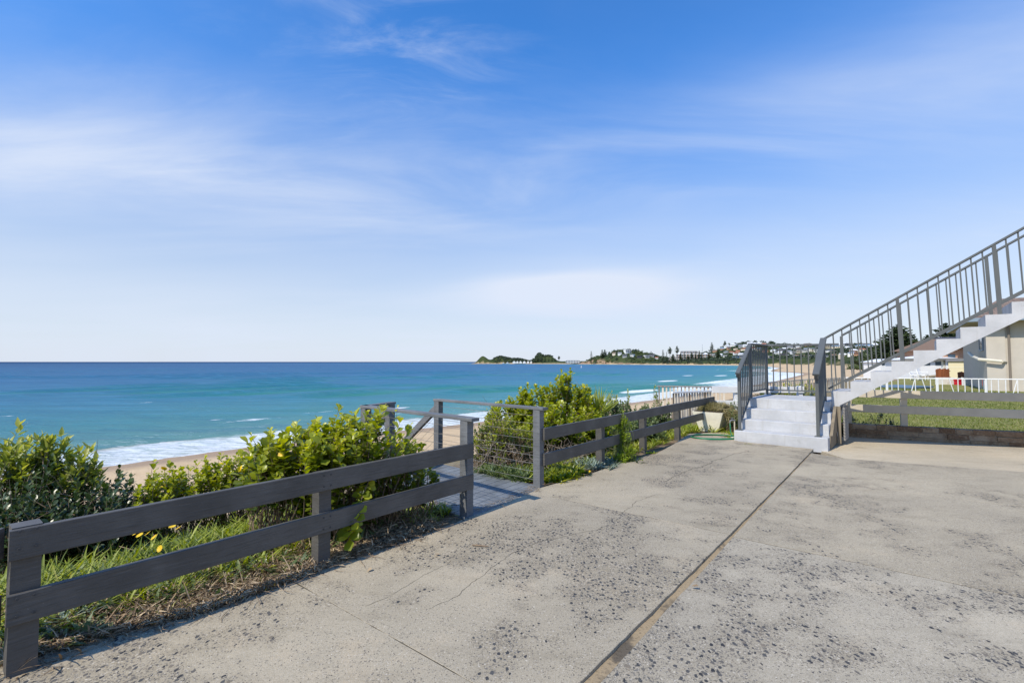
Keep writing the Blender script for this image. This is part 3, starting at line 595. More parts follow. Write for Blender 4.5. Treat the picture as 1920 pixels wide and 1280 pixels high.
# near railing: short slope up the steps, then the long flight
rn = empty('metal_railing', (SP[0], SP[1], 0), SA, 'grey metal railing with upright bars up the near side of the long stair flight', 'railing')
xb = -.125; fz = lambda a: 1.895+.6154*a; bf = 1.085
bar(rn, xb, y0+.06, RI, zl+slope*.05, .045, 'post'); plate(rn, xb, y0+.06, RI)
bar(rn, xb, y1+.05, RI*3+.02, fz(xb)-.01, .05, 'post'); plate(rn, xb+.0, y1-.13, RI*3+.001)
cap_beam(rn, (xb, y0-.03, zl-.02), (xb, y1+.06, fz(xb)-.005), w=.10)
mb = MB(); mb.box(xb-.024, y0-.033, zl-.090, xb+.024, y0+.03, zl-.035); mb.build('open_end', M['black'], rn)  # same black block for the shaded mouth of this rail
mb = MB(); mb.beam((xb, y0+.07, RI+.11), (xb, y1, RI+.11+slope*(y1-y0-.07)), .03, .03); mb.build('bottom_rail', M['railmetal'], rn)
for k in range(1, 7): y = y0+.06+(y1-y0-.06)*k/7; bar(rn, xb, y, RI+.11+slope*(y-y0-.07), zl+slope*(y-y0)-.02, .02)
def flight_rail(par, b, a0, w=.055):
    aE = 3.9
    cap_beam(par, (a0, b, fz(a0)), (aE, b, fz(aE)), w=w, h=.036)
    mb = MB(); mb.beam((a0+.04, b, fz(a0)-.90), (aE, b, fz(aE)-.90), .032, .03); mb.build('bottom_rail', M['railmetal'], par)
    news = [.92, 2.09, 3.26]
    for a in news:
        k = int(math.floor((a+.03-.247)/TR)); zt_ = RI*(6+k); bar(par, a, b, zt_, fz(a)-.01, .046, 'post', LEAN)
    prev = a0
    for a1 in news+[3.9]:
        m = int(round((a1-prev)/.128))
        for j in range(1, m): a = prev+(a1-prev)*j/m; bar(par, a, b, fz(a+.03)-.9, fz(a)-.01, .019, 'baluster', LEAN)
        prev = a1
flight_rail(rn, bf, xb)
rf = empty('metal_railing', (SP[0], SP[1], 0), SA, 'grey metal railing up the far side of the stair flight, seen through the near one', 'railing')
bar(rf, .02, 2.17, L4, fz(.02)-.01, .046, 'post'); flight_rail(rf, 2.17, .02)
# ================================================================== BOARD FENCES
def board(mb, p, q, ztop, h, t=.035):
    mb.beam((p[0], p[1], ztop-h/2), (q[0], q[1], ztop-h/2), t, h, ch=.003)
def board_fence(name, label, pts, posts, tops, m, side=.055, post=.09, hts=.135, zg=-.1, ptop=.632, ends=0, bolts=True, zend=None):
    """rails fixed on the yard side of square posts; every board and post its own part"""
    root = empty(name, (pts[0][0], pts[0][1], 0), 0, label, 'fence'); ox, oy = pts[0]
    for p, q in zip(pts[:-1], pts[1:]):
        d = Vector((q[0]-p[0], q[1]-p[1])); d.normalize(); nrm = Vector((d.y, -d.x))*side
        for zt in tops:
            mb = MB(); board(mb, (p[0]-ox+nrm.x-d.x*ends, p[1]-oy+nrm.y-d.y*ends), (q[0]-ox+nrm.x+d.x*ends, q[1]-oy+nrm.y+d.y*ends), zt, hts); mb.build('rail_board', m, root)
    for px_, py_, ang in posts:
        mb = MB(); h = post/2; mb.box(-h, -h, zg, h, h, ptop); o = mb.build('post', m, root); o.location = (px_-ox, py_-oy, 0); o.rotation_euler = (0, 0, ang)
        if bolts:
            for zt in tops:
                for s_ in (-.025, .025):
                    for z_ in (-.03, -hts+.03):
                        mb = MB(); mb.tube([(s_, -side-.017, zt+z_), (s_, -side-.021, zt+z_)], .006, 6); mb.build('bolt', M['bolt'], o)
    return root
def along_pts(p, q, ts, off=0.0):
    ang = math.atan2(q[1]-p[1], q[0]-p[0]); return [(p[0]+(q[0]-p[0])*t, p[1]+(q[1]-p[1])*t, ang) for t in ts]
F1a, F1b = (-2.262, 2.244), (-.43, 4.545)
board_fence('timber_fence', 'charcoal two-rail timber fence in the left foreground, ending at the gate post', [F1a, F1b], along_pts(F1a, F1b, [.010, .510]), [.65, .365], M['fence'], ends=.03)
F2a, F2b = (.33, 5.56), (4.30, 10.50)
board_fence('timber_fence', 'charcoal two-rail timber fence running from the beach gate to the planter box', [F2a, F2b], along_pts(F2a, F2b, [.22, .44, .68, .985]), [.65, .365], M['fence'], ends=.03)
for o_ in bpy.data.objects:
    if o_.name.startswith('post') and o_.parent and (o_.matrix_basis.translation+o_.parent.location-Vector((-2.246, 2.264, 0))).length < .03: o_.scale = (1.12, 1.12, 1.037)
F0a = (-2.283, 2.222); F0b = (-3.7, 2.06)
board_fence('timber_fence', 'short charcoal fence turning away from the left corner post', [F0b, F0a], along_pts(F0b, F0a, [.1]), [.655, .36], M['fence'], side=.03, ends=.0)
# white fence behind the landing, then on the sandstone wall under the stair
board_fence('white_fence', 'white two-rail fence behind the planter and the stair landing', [(4.36, 10.62), (6.35, 10.62)], along_pts((4.36, 10.62), (6.35, 10.62), [.27, .62, .97]), [.86, .56], M['white'], post=.09, ptop=.87, zg=-.3, bolts=False)
board_fence('white_fence', 'shaded white two-rail fence standing on the sandstone wall beneath the stair flight', [(6.66, 9.90), (9.03, 8.62), (12.6, 6.70)], [(6.80, 9.83, R(-28.3)), (7.58, 9.41, R(-28.3)), (10.0, 8.10, R(-28.3)), (12.3, 6.86, R(-28.3))], [.845, .55], M['shadedwhite'], post=.10, ptop=.835, zg=.05, hts=.15, bolts=False)
# sandstone block wall
def stonewall():
    root = empty('sandstone_wall', (6.56, 9.78, -.075), R(-28.3), 'low brown sandstone block wall beneath the white fence under the stair', 'wall')
    m, N = mat('sandstone'); co = N.n('ShaderNodeTexCoord').outputs['Object']; oi = N.n('ShaderNodeAttribute', attribute_name='rnd').outputs['Fac']
    n = N.noise(co, 5, 6, .7); n2 = N.noise(co, 26, 5, .7)
    c = N.ramp(oi, [(0, (.13, .08, .05)), (.4, (.21, .135, .085)), (.75, (.27, .19, .12)), (1, (.32, .25, .18))])
    c = N.mix(N.mr(n, .4, .65, 0, .75), c, (.14, .085, .05)); c = N.mix(N.mr(n2, .5, .7, 0, .6), c, (.44, .33, .21))
    finish(N, pbsdf(N, c, .92, N.bump(N.math('ADD', n, N.math('MULTIPLY', n2, .5)), .9, .02), 0, .15))
    V = []; F = []; rn_ = []
    z = -.05
    for row, hh in enumerate((.10, .095, .10)):
        x = -.3-.17*row
        while x < 5.4:
            w = rng.uniform(.22, .52); j = lambda: rng.uniform(-.006, .006)
            x0, x1, zz0, zz1, dp = x+.004, x+w-.004, z+.004, z+hh-.004, rng.uniform(-.012, .008)
            b = len(V); pts = []
            for zz_ in (zz0, zz1):
                for xx, yy in ((x0, dp), (x1, dp), (x1, .2), (x0, .2)): pts.append((xx+j(), yy+(j() if yy < .1 else 0), zz_+j()))
            V += pts
            for f in [(3, 2, 1, 0), (4, 5, 6, 7), (0, 1, 5, 4), (1, 2, 6, 5), (2, 3, 7, 6), (3, 0, 4, 7)]: F.append([b+i for i in f]); 
            rn_ += [rng.random()]*6; x += w
        z += hh
    npmesh('stone_blocks', V, F, m, root, fattr=dict(rnd=rn_))
    mb = MB(); mb.box(-.3, .014, -.06, 5.4, .19, .232); mb.build('mortar_core', M['mortar'], root)
stonewall()
# ================================================================== BEACH GATE DECK
DA, DB, DC, DD = Vector((-.42, 4.52, 0)), Vector((.30, 5.53, 0)), Vector((-1.02, 6.74, 0)), Vector((-1.73, 5.76, 0)); DE = Vector((-1.56, 6.22, 0))
dk = empty('beach_deck', DA, 0, 'grey board deck at the gap in the fence leading down to the beach', 'deck')
du = (DB-DA).normalized(); dv = Vector((-du.y, du.x, 0))
Wd = (DB-DA).length
nb = 15; depth = (DC-DB).dot(dv)+.05
for k in range(nb):
    v0 = -.10+(depth+.10)*k/nb; v1 = v0+(depth+.10)/nb-.007
    mb = MB(); sl = (DC-DB).dot(du)/(DC-DB).dot(dv)
    P = [du*(-.05+sl*v0)+dv*v0, du*(Wd+.05+sl*v0)+dv*v0, du*(Wd+.05+sl*v1)+dv*v1, du*(-.05+sl*v1)+dv*v1]
    mb.hexa([(p.x, p.y, -.045) for p in P]+[(p.x, p.y, -.012) for p in P]); mb.build('deck_board', M['deck'], dk)
mb = MB()
for u in (.05, Wd/2, Wd-.05): p, q = du*u, du*(u+sl*depth)+dv*depth; mb.beam((p.x, p.y, -.10), (q.x, q.y, -.10), .05, .09)
for u in (.08, Wd-.08): q = du*(u+sl*depth)+dv*depth; mb.beam((q.x, q.y, -.09), (q.x, q.y, -2.2), .09, .09, up=(0, 1, 0))
mb.build('joist', M['fence'], dk)
def rpost(root, p, top, m=None, s=.088, z0=-.02, name='post'):
    mb = MB(); mb.box(-s/2, -s/2, z0, s/2, s/2, top); o = mb.build(name, m or M['deckrail'], root); o.location = p-root.location if True else p; o.location.z = 0; o.rotation_euler = (0, 0, math.atan2(du.y, du.x)); return o
def cable_rail(name, label, chain, top, mat_=None, stair=None, ncab=9, over=.10):
    root = empty(name, chain[0], 0, label, 'railing'); o = chain[0]
    for p in chain: rpost(root, p, top-.03, z0=-.05 if p is chain[0] else -.9)
    for i, (p, q) in enumerate(zip(chain[:-1], chain[1:])):
        d = (q-p).normalized(); a = p-o-d*(over if i == 0 else .044)+Vector((0, 0, top-.014)); b = q-o+d*.06+Vector((0, 0, top-.014))
        mb = MB(); mb.beam(a, b, .095, .03, ch=.003); mb.build('handrail', M['deckrail'], root)
        for k in range(ncab):
            z = .06+(top-.16)*k/(ncab-1); mb = MB(); m_ = (p+q)/2-o
            mb.tube([p-o+Vector((0, 0, z)), m_+Vector((0, 0, z-.006)), q-o+Vector((0, 0, z))], .0022, 5); mb.build('cable', M['steel'], root)
    if stair:
        p = chain[-1]; d = stair; e = p-o+d*1.9+Vector((0, 0, -1.55)); f0 = p-o+Vector((0, 0, top-.10))
        mb = MB(); mb.beam(f0, e+Vector((0, 0, top-.10)), .06, .085, ch=.003); mb.build('stair_handrail', M['deckrail'], root)
        for k in range(7):
            z = .04+(top-.24)*k/6; mb = MB(); mb.tube([p-o+Vector((0, 0, z)), e+Vector((0, 0, z))], .0022, 5); mb.build('cable', M['steel'], root)
        mb = MB(); mb.beam(e+Vector((0, 0, -.5)), e+Vector((0, 0, top-.1)), .088, .088, up=(0, 1, 0)); mb.build('post', M['deckrail'], root)
    return root
cable_rail('cable_railing', 'grey timber post-and-wire railing on the far side of the beach deck', [DB, DC], .885, stair=dv)
cable_rail('cable_railing', 'grey timber post-and-wire railing on the near side of the beach deck', [DA, DD, DE], .885, stair=dv, over=.12)
# stairs down to the sand
bs = empty('beach_stair', DC, 0, 'grey timber treads going down from the deck to the beach', 'staircase')
for k in range(10):
    m_ = (DE-DC)/2+dv*(.14+.26*k)+Vector((0, 0, -.19*(k+1))); mb = MB(); hw = (DE-DC).normalized()*.34
    mb.beam(m_-hw, m_+hw, .26, .035); mb.build('tread', M['deck'], bs)
mb = MB()
for s_ in (-.37, .37): m_ = (DE-DC)/2+(DE-DC).normalized()*s_; mb.beam(m_+Vector((0, 0, -.16)), m_+dv*2.7+Vector((0, 0, -.16-1.97)), .04, .22)
mb.build('stringer', M['fence'], bs)
# ================================================================== PLANTER, TAP, HOSE
pl = empty('concrete_planter', (3.93, 9.80, 0), R(-42), 'tapered cream planter box with flaking paint at the end of the dark fence', 'planter')
mb = MB(); wt, wb, ht, dpt, dpb = .305, .175, .385, .64, .42
mb.hexa([(-wb, 0.09, -.02), (wb, 0.09, -.02), (wb, .09+dpb, -.02), (-wb, .09+dpb, -.02), (-wt, 0, ht), (wt, 0, ht), (wt, dpt, ht), (-wt, dpt, ht)])
o = mb.build('tapered_box', M['planter'], pl)
mb = MB(); mb.box(-wt+.03, .03, ht+.001, wt-.03, dpt-.03, ht+.02); mb.build('soil', M['dirtytop'], pl)
mb = MB(); mb.tube([(.03, .055, .115), (.03, .045, .115)], .011, 8); mb.build('drain_hole', M['black'], pl)
tp = empty('garden_tap', (4.16, 9.10, 0), 0, 'standing garden tap with a green hose attached beside the white steps', 'tap')
mb = MB(); mb.tube([(0, 0, -.03), (0, 0, .29), (-.02, 0, .31)], .012, 8); mb.build('standpipe', M['palewood'], tp)
mb = MB(); mb.tube([(.01, 0, .305), (-.05, -.01, .31), (-.085, -.01, .30), (-.09, -.01, .26)], [.013, .016, .014, .013], 8); mb.tube([(-.05, -.01, .325), (-.05, -.01, .35)], .006, 6); mb.tube([(-.075, -.01, .352), (-.025, -.01, .352)], .006, 6); mb.build('spout', M['brass'], tp)
hs_ = empty('garden_hose', (3.72, 9.0, 0), 0, 'green garden hose coiled in one loop on the concrete in front of the planter', 'hose')
pts = [(.35, .09, .26), (.355, .09, .18), (.35, .07, .09), (.36, .02, .03), (.40, -.05, .012)]
for k in range(0, 52):
    t = k/24*2*math.pi; rr_ = .40+.012*math.sin(t*1.5); pts.append((rr_*math.cos(t-.25), .27*math.sin(t-.25)*(1+.03*math.sin(t*.5)), .011+.009*(k > 26)))
mb = MB(); mb.smooth = True; mb.tube(pts, .0095, 8); mb.build('tube', M['hose'], hs_)
mb = MB(); mb.tube([(.30, -.06, .012), (.36, -.09, .013)], .012, 8); mb.build('connector', M['palewood'], hs_)
# ================================================================== FAR VEGETATION
def leaf_clouds(name, cen, rad, n_each, size, m, label, parent=None, kind='stuff', flat=.75, seed=1, shell=.35, cat=None):
    """many small random faces spread through lumpy crowns; cen (k,3) rad (k,), all in ONE mesh"""
    r = np.random.default_rng(seed); cen = np.asarray(cen, float); rad = np.asarray(rad, float); k = len(cen)
    idx = np.repeat(np.arange(k), n_each); n = len(idx)
    d = r.normal(size=(n, 3)); d /= np.linalg.norm(d, axis=1)[:, None]; d[:, 2] = np.abs(d[:, 2])*1.0-.22*(r.random(n) < .5)
    rr = shell+(1-shell)*r.random(n)**.5
    lump = .78+.40*np.sin(d[:, 0]*5+idx*1.7)*np.cos(d[:, 1]*6+idx*2.3)
    p = cen[idx]+d*(rad[idx]*rr*lump)[:, None]*np.array([1, 1, flat])
    nrm = d+r.normal(size=(n, 3))*.55; nrm /= np.linalg.norm(nrm, axis=1)[:, None]
    t = np.cross(nrm, r.normal(size=(n, 3))); t /= np.linalg.norm(t, axis=1)[:, None]; b = np.cross(nrm, t)
    s = (np.asarray(size)*np.ones(k))[idx]*(.6+.8*r.random(n)); s = s[:, None]
    V = np.stack([p-t*s-b*s*.7, p+t*s-b*s*.5, p+t*s*.7+b*s, p-t*s*.8+b*s*.6], 1).reshape(-1, 3)
    F = np.arange(4*n).reshape(-1, 4); base = r.random(k)
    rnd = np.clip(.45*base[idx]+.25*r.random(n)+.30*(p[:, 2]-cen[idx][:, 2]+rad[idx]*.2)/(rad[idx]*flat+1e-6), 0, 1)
    o = npmesh(name, V, F, m, parent, fattr=dict(rnd=rnd)); 
    if kind: tag(o, label, cat, None, kind)
    elif label: tag(o, label, cat)
    return o
taken = []                                  # (px, y) of far houses, kept clear of trees in front
# ---- far houses -------------------------------------------------------------
def flatmat(name, col, rough=.8):
    m, N = mat(name); finish(N, pbsdf(N, col, rough, spec=.2)); return m
WALLS = {'white': flatmat('wall_white', (.74, .74, .73)), 'cream': flatmat('wall_cream', (.62, .55, .43)), 'grey': flatmat('wall_grey', (.33, .34, .36)), 'brick': flatmat('wall_brick', (.42, .24, .15)), 'dark': flatmat('wall_dark', (.12, .12, .13)), 'blue': flatmat('wall_blue', (.33, .42, .50))}
ROOFS = {'white': flatmat('roof_white', (.70, .72, .75), .5), 'grey': flatmat('roof_grey', (.22, .24, .27), .6), 'red': flatmat('roof_red', (.36, .14, .085)), 'dark': flatmat('roof_dark', (.07, .07, .085), .6), 'blue': flatmat('roof_blue', (.22, .33, .45), .5), 'brown': flatmat('roof_brown', (.19, .13, .095))}
_tmpl = {}
def house_meshes(kind):
    """shape templates shared by copies: 'gable', 'hip', 'flat' (two storeys with a deck)"""
    if kind in _tmpl: return _tmpl[kind]
    mw, mr_, mo = MB(), MB(), []
    if kind == 'gable':
        w, d, h, rh = 6, 4.5, 5.2, 2.4
        mw.box(-w, -d, -4, w, d, h); mw.add([(-w, -d, h), (-w, d, h), (-w, 0, h+rh), (w, -d, h), (w, d, h), (w, 0, h+rh)], [(0, 2, 1), (3, 4, 5)])
        for s in (-1, 1): mr_.hexa([(-w-.6, s*(d+.7), h-.4), (w+.6, s*(d+.7), h-.4), (w+.6, 0, h+rh+.0), (-w-.6, 0, h+rh), (-w-.6, s*(d+.7), h-.15), (w+.6, s*(d+.7), h-.15), (w+.6, 0, h+rh+.25), (-w-.6, 0, h+rh+.25)])
    elif kind == 'hip':
        w, d, h, rh = 7, 5, 3.4, 2.2
        mw.box(-w, -d, -5, w, d, h); W_, D_ = w+.7, d+.7
        mr_.add([(-W_, -D_, h-.1), (W_, -D_, h-.1), (W_, D_, h-.1), (-W_, D_, h-.1), (-3, 0, h+rh), (3, 0, h+rh)], [(0, 1, 5, 4), (1, 2, 5), (2, 3, 4, 5), (3, 0, 4), (3, 2, 1, 0)])
    else:
        w, d, h = 6.5, 5, 6.2
        mw.box(-w, -d, -4, w, d, h); mw.box(-w, -d-2.0, 2.75, w, -d, 2.95); mr_.box(-w-.5, -d-2.2, h, w+.5, d+.5, h+.35)
        for x in (-w+.15, -w/3, w/3, w-.15): mw.box(x-.12, -d-1.95, -4, x+.12, -d-1.7, h)
    rows = [(.7, 2.3), (3.6, 5.0)] if kind != 'hip' else [(.9, 2.5)]
    for z0, z1 in rows:
        for x in (-4.3, -1.4, 1.4, 4.3) if kind != 'flat' else (-4.4, 0, 4.4):
            b = MB(); ww = .8 if kind != 'flat' else 1.7; b.box(x-ww, -d-.06, z0, x+ww, -d+.02, z1); mo.append(b)
    tmp = []
    for b, m in [(mw, WALLS['white']), (mr_, ROOFS['grey'])]+[(b, M['glass']) for b in mo]:
        o = b.build('t', m); tmp.append(o.data); bpy.data.objects.remove(o)
    _tmpl[kind] = tmp; return tmp
_var = {}
def variant(me, m):
    k = (me.name, m.name)
    if k not in _var: c = me.copy(); c.materials.clear(); c.materials.append(m); _var[k] = c
    return _var[k]
houses = []
def far_house(px, py, kind, wall, roof, s=1.0, row='', rot=0, Y0=150, lift=0.0):
    p = hit(px, py, Y0)
    if p is None: return
    x, y, z = p; ang = math.atan2(-x, y)*1.0+rot
    root = empty('house', (x, y, z+lift), ang); root.scale = (s, s, s); ms = house_meshes(kind)
    for me, nm, m in [(ms[0], 'wall', WALLS[wall]), (ms[1], 'roof', ROOFS[roof])]+[(w_, 'window', M['glass']) for w_ in ms[2:]]:
        o = bpy.data.objects.new(nm, variant(me, m)); COL.objects.link(o); o.parent = root
    houses.append((root, px, row, kind, wall, roof)); taken.append((x, y, 7.5*s))
rows = {
 'on the cliff headland': [(1104, 669, 'gable', 'white', 'white', .9), (1113, 667, 'gable', 'white', 'red', .8), (1126, 665, 'flat', 'cream', 'grey', .9), (1137, 666, 'gable', 'white', 'white', 1.0), (1152, 665, 'gable', 'cream', 'brown', 1.0), (1162, 665.5, 'gable', 'white', 'grey', 1.0),
   (1176, 661, 'flat', 'white', 'white', 1.5), (1172, 669, 'flat', 'grey', 'grey', 1.1), (1186, 668, 'flat', 'white', 'blue', 1.0), (1199, 671, 'flat', 'dark', 'dark', 1.1), (1212, 670, 'flat', 'white', 'grey', 1.2), (1222, 668, 'flat', 'grey', 'dark', 1.2), (1233, 668, 'gable', 'cream', 'red', .9), (1231, 673, 'gable', 'white', 'red', .8)],
 'high on the main hill': [(1337, 655, 'hip', 'cream', 'red', 1.1), (1345, 654, 'hip', 'cream', 'red', 1.0), (1356, 652, 'hip', 'white', 'white', 1.2), (1364, 651, 'hip', 'white', 'white', 1.3), (1376, 648.6, 'hip', 'white', 'white', 1.2), (1389, 651, 'gable', 'grey', 'grey', 1.0), (1397, 650, 'gable', 'white', 'white', .9), (1406, 647, 'gable', 'white', 'white', 1.1), (1414, 648, 'gable', 'white', 'white', 1.1), (1423, 646.5, 'hip', 'white', 'white', 1.2), (1432, 648, 'gable', 'cream', 'red', .9), (1440, 649, 'flat', 'white', 'grey', .9), (1447, 650, 'gable', 'white', 'white', .8)],
 'low on the main hill': [(1362, 661, 'hip', 'grey', 'grey', .9), (1371, 662, 'hip', 'cream', 'red', 1.0), (1379, 665, 'gable', 'white', 'red', .9), (1384, 661, 'gable', 'brick', 'red', .9), (1352, 667, 'gable', 'white', 'white', .8), (1360, 669, 'flat', 'white', 'grey', .9), (1389, 667, 'gable', 'white', 'white', 1.0), (1386, 671, 'flat', 'grey', 'blue', 1.1), (1380, 672, 'flat', 'blue', 'dark', 1.0), (1340, 668, 'flat', 'white', 'white', 1.1), (1333, 668, 'flat', 'cream', 'white', 1.2)],
 'above the dune scrub': [(1438, 671, 'hip', 'white', 'white', .7), (1446, 671, 'hip', 'dark', 'dark', .7), (1456, 664, 'gable', 'white', 'grey', .8), (1463, 663, 'gable', 'white', 'white', .8), (1472, 666, 'flat', 'dark', 'grey', .8), (1480, 661, 'gable', 'grey', 'grey', .8), (1487, 663, 'flat', 'white', 'white', .9), (1490, 668, 'hip', 'cream', 'white', .6), (1500, 661, 'flat', 'cream', 'white', .9), (1509, 660, 'flat', 'white', 'dark', 1.0), (1521, 658, 'flat', 'white', 'white', 1.0), (1532, 659, 'flat', 'white', 'grey', .9), (1500, 650, 'hip', 'white', 'white', 1.3), (1518, 648, 'hip', 'cream', 'white', 1.2), (1528, 647.5, 'hip', 'white', 'red', 1.2), (1538, 648, 'gable', 'brick', 'red', 1.1)],
 'behind the stair railing': [(1552, 659, 'hip', 'white', 'red', .8), (1566, 652, 'hip', 'cream', 'blue', 1.3), (1562, 661, 'flat', 'cream', 'grey', .8), (1580, 649, 'gable', 'white', 'white', 1.1), (1592, 656, 'gable', 'white', 'white', 1.1), (1601, 660, 'hip', 'brick', 'white', .9), (1612, 651, 'hip', 'white', 'blue', 1.1), (1617, 658, 'hip', 'cream', 'red', .8), (1630, 652, 'gable', 'white', 'blue', 1.0), (1641, 650, 'gable', 'white', 'white', .9), (1658, 655, 'hip', 'cream', 'blue', 1.0), (1664, 651, 'gable', 'blue', 'blue', 1.0), (1726, 655, 'hip', 'white', 'white', 1.0), (1716, 662, 'hip', 'dark', 'dark', .8), (1741, 652, 'gable', 'grey', 'red', .8)],
}
rh_ = np.random.default_rng(91)
def extra(nm, n, p0, p1, y0, y1, s0, s1):
    L = []
    for k in range(n):
        px = p0+(p1-p0)*(k+.5)/n+rh_.normal()*2; L.append((px, rh_.uniform(y0, y1), ['hip', 'gable', 'flat', 'hip'][int(rh_.integers(4))], ['white', 'white', 'cream', 'grey', 'white', 'brick', 'dark'][int(rh_.integers(7))], ['white', 'grey', 'red', 'white', 'dark', 'brown', 'blue'][int(rh_.integers(7))], rh_.uniform(s0, s1)))
    rows[nm] = L
extra('in the main hill middle row', 17, 1335, 1560, 654, 660, .8, 1.1)
extra('just above the scrub', 16, 1430, 1660, 664, 671, .55, .8)
extra('along the right ridge', 16, 1470, 1760, 647, 653, .9, 1.2)
for row, L in rows.items():
    for i, (px, py, kd, wl, rf_, s) in enumerate(L):
        far_house(px, py, kd, wl, rf_, s*(1.0 if 'dune' not in row and 'railing' not in row else .95), row, rot=[-.5, .1, .45, -.2][i % 4], Y0=300)
ORD = ['first', 'second', 'third', 'fourth', 'fifth', 'sixth', 'seventh', 'eighth', 'ninth', 'tenth', 'eleventh', 'twelfth', 'thirteenth', 'fourteenth', 'fifteenth', 'sixteenth', 'seventeenth', 'eighteenth']
wname = {'brick': 'brick', 'dark': 'dark', 'grey': 'grey', 'white': 'white', 'cream': 'cream', 'blue': 'pale blue'}
for row in rows:
    L = sorted([h for h in houses if h[2] == row], key=lambda h: h[1])
    for i, (root, px, _, kd, wl, rf_) in enumerate(L):
        tag(root, f"{wname[wl]} house with {rf_} roof, {ORD[i]} from the left {row}", 'house', 'houses on the far hills')
# ---- hotel and other large far buildings -----------------------------------------
def storeys(name, label, cat, px, Y, w, d, floors, wallm, setback=0, roofm=None, base=-4.4, rot=0, fh=3.1, bays=8, dome=False):
    x = (px-960)/FPX*Y; root = empty(name, (x, Y, base), math.atan2(-x, Y)*.8+rot, label, cat)
    for k in range(floors):
        ww = w/2-setback*k; z = k*fh
        mb = MB(); mb.box(-ww, -d/2+.9, z, ww, d/2, z+fh); mb.build('storey', M['glass'] if False else wallm, root)
        mb = MB(); mb.box(-ww-.3, -d/2-.5, z+fh-.35, ww+.3, d/2+.2, z+fh+.65); mb.build('balcony_band', WALLS['white'], root)
        for j in range(bays):
            xx = -ww+(j+.5)*2*ww/bays; mb = MB(); mb.box(xx-ww/bays*.62, -d/2+.84, z+.2, xx+ww/bays*.62, -d/2+.92, z+fh-.4); mb.build('window', M['glass'], root)
            mb = MB(); mb.box(xx-ww/bays-.2, -d/2-.4, z, xx-ww/bays+.2, -d/2+.89, z+fh-.36); mb.build('balcony_wall', wallm, root)
    mb = MB(); ww = w/2-setback*floors
    mb.box(-ww*.9, -d/2+1.5, floors*fh+.65, ww*.9, d/2-1, floors*fh+1.6); mb.build('roof', roofm or WALLS['white'], root)
    if dome:
        for xx in (-w*.40, w*.36):
            mb = MB(); W_ = 7; h0 = floors*fh+.4
            mb.add([(xx-W_, -d/2-1, h0), (xx+W_, -d/2-1, h0), (xx+W_, -d/2+2*W_-1, h0), (xx-W_, -d/2+2*W_-1, h0), (xx, -d/2+W_-1, h0+5)], [(0, 1, 4), (1, 2, 4), (2, 3, 4), (3, 0, 4), (3, 2, 1, 0)]); mb.build('pyramid_roof', ROOFS['white'], root)
    taken.append((x, Y, w*.5)); return root
storeys('hotel', 'large cream hotel with white balcony bands and pyramid roofs above the beach', 'hotel', 1299, 1480, 98, 22, 6, flatmat('hotel_wall', (.58, .42, .32)), 0, dome=True, fh=4.6, base=-3.5, bays=13)
storeys('hotel_tower', 'flat-topped pale upper block standing behind the left end of the hotel', 'building', 1292, 1530, 52, 14, 2, flatmat('tower_wall', (.42, .33, .30)), 0, ROOFS['dark'], base=25, fh=4.4, bays=6)
storeys('apartment_block', 'stepped white apartment block at the left end of the hotel', 'building', 1263, 1450, 36, 16, 5, WALLS['cream'], 2.2, base=-3.6, fh=4.0, bays=5)
storeys('apartment_block', 'small white and glass apartment block just right of the hotel', 'building', 1334, 1470, 22, 14, 4, WALLS['white'], 0, base=-3.5, fh=4.0, bays=3)
storeys('surf_club', 'long low white clubhouse on the sand spit left of the cliff', 'building', 1074, 1800, 52, 16, 2, WALLS['white'], 0, ROOFS['grey'], base=-4.5, fh=5.2, bays=9)
storeys('boat_shed', 'low blue-grey beach pavilion with a flat roof right of the hotel', 'building', 1346, 1370, 38, 12, 1, WALLS['blue'], 0, ROOFS['grey'], base=-4.4, fh=4.4, bays=6)
mb = MB(); mb.tube([(0, 0, 0), (0, 0, 26)], [.9, .35], 6)
for k in range(4): mb.box(-1.6, -.3, 8+k*5, 1.6, .3, 8.6+k*5)
p = at(1317, 660, 1560); o = mb.build('mast', flatmat('mast_grey', (.4, .42, .45)), None, (p.x, p.y, p.z)); tag(o, 'thin lattice mast sticking up behind the hotel roof', 'mast')
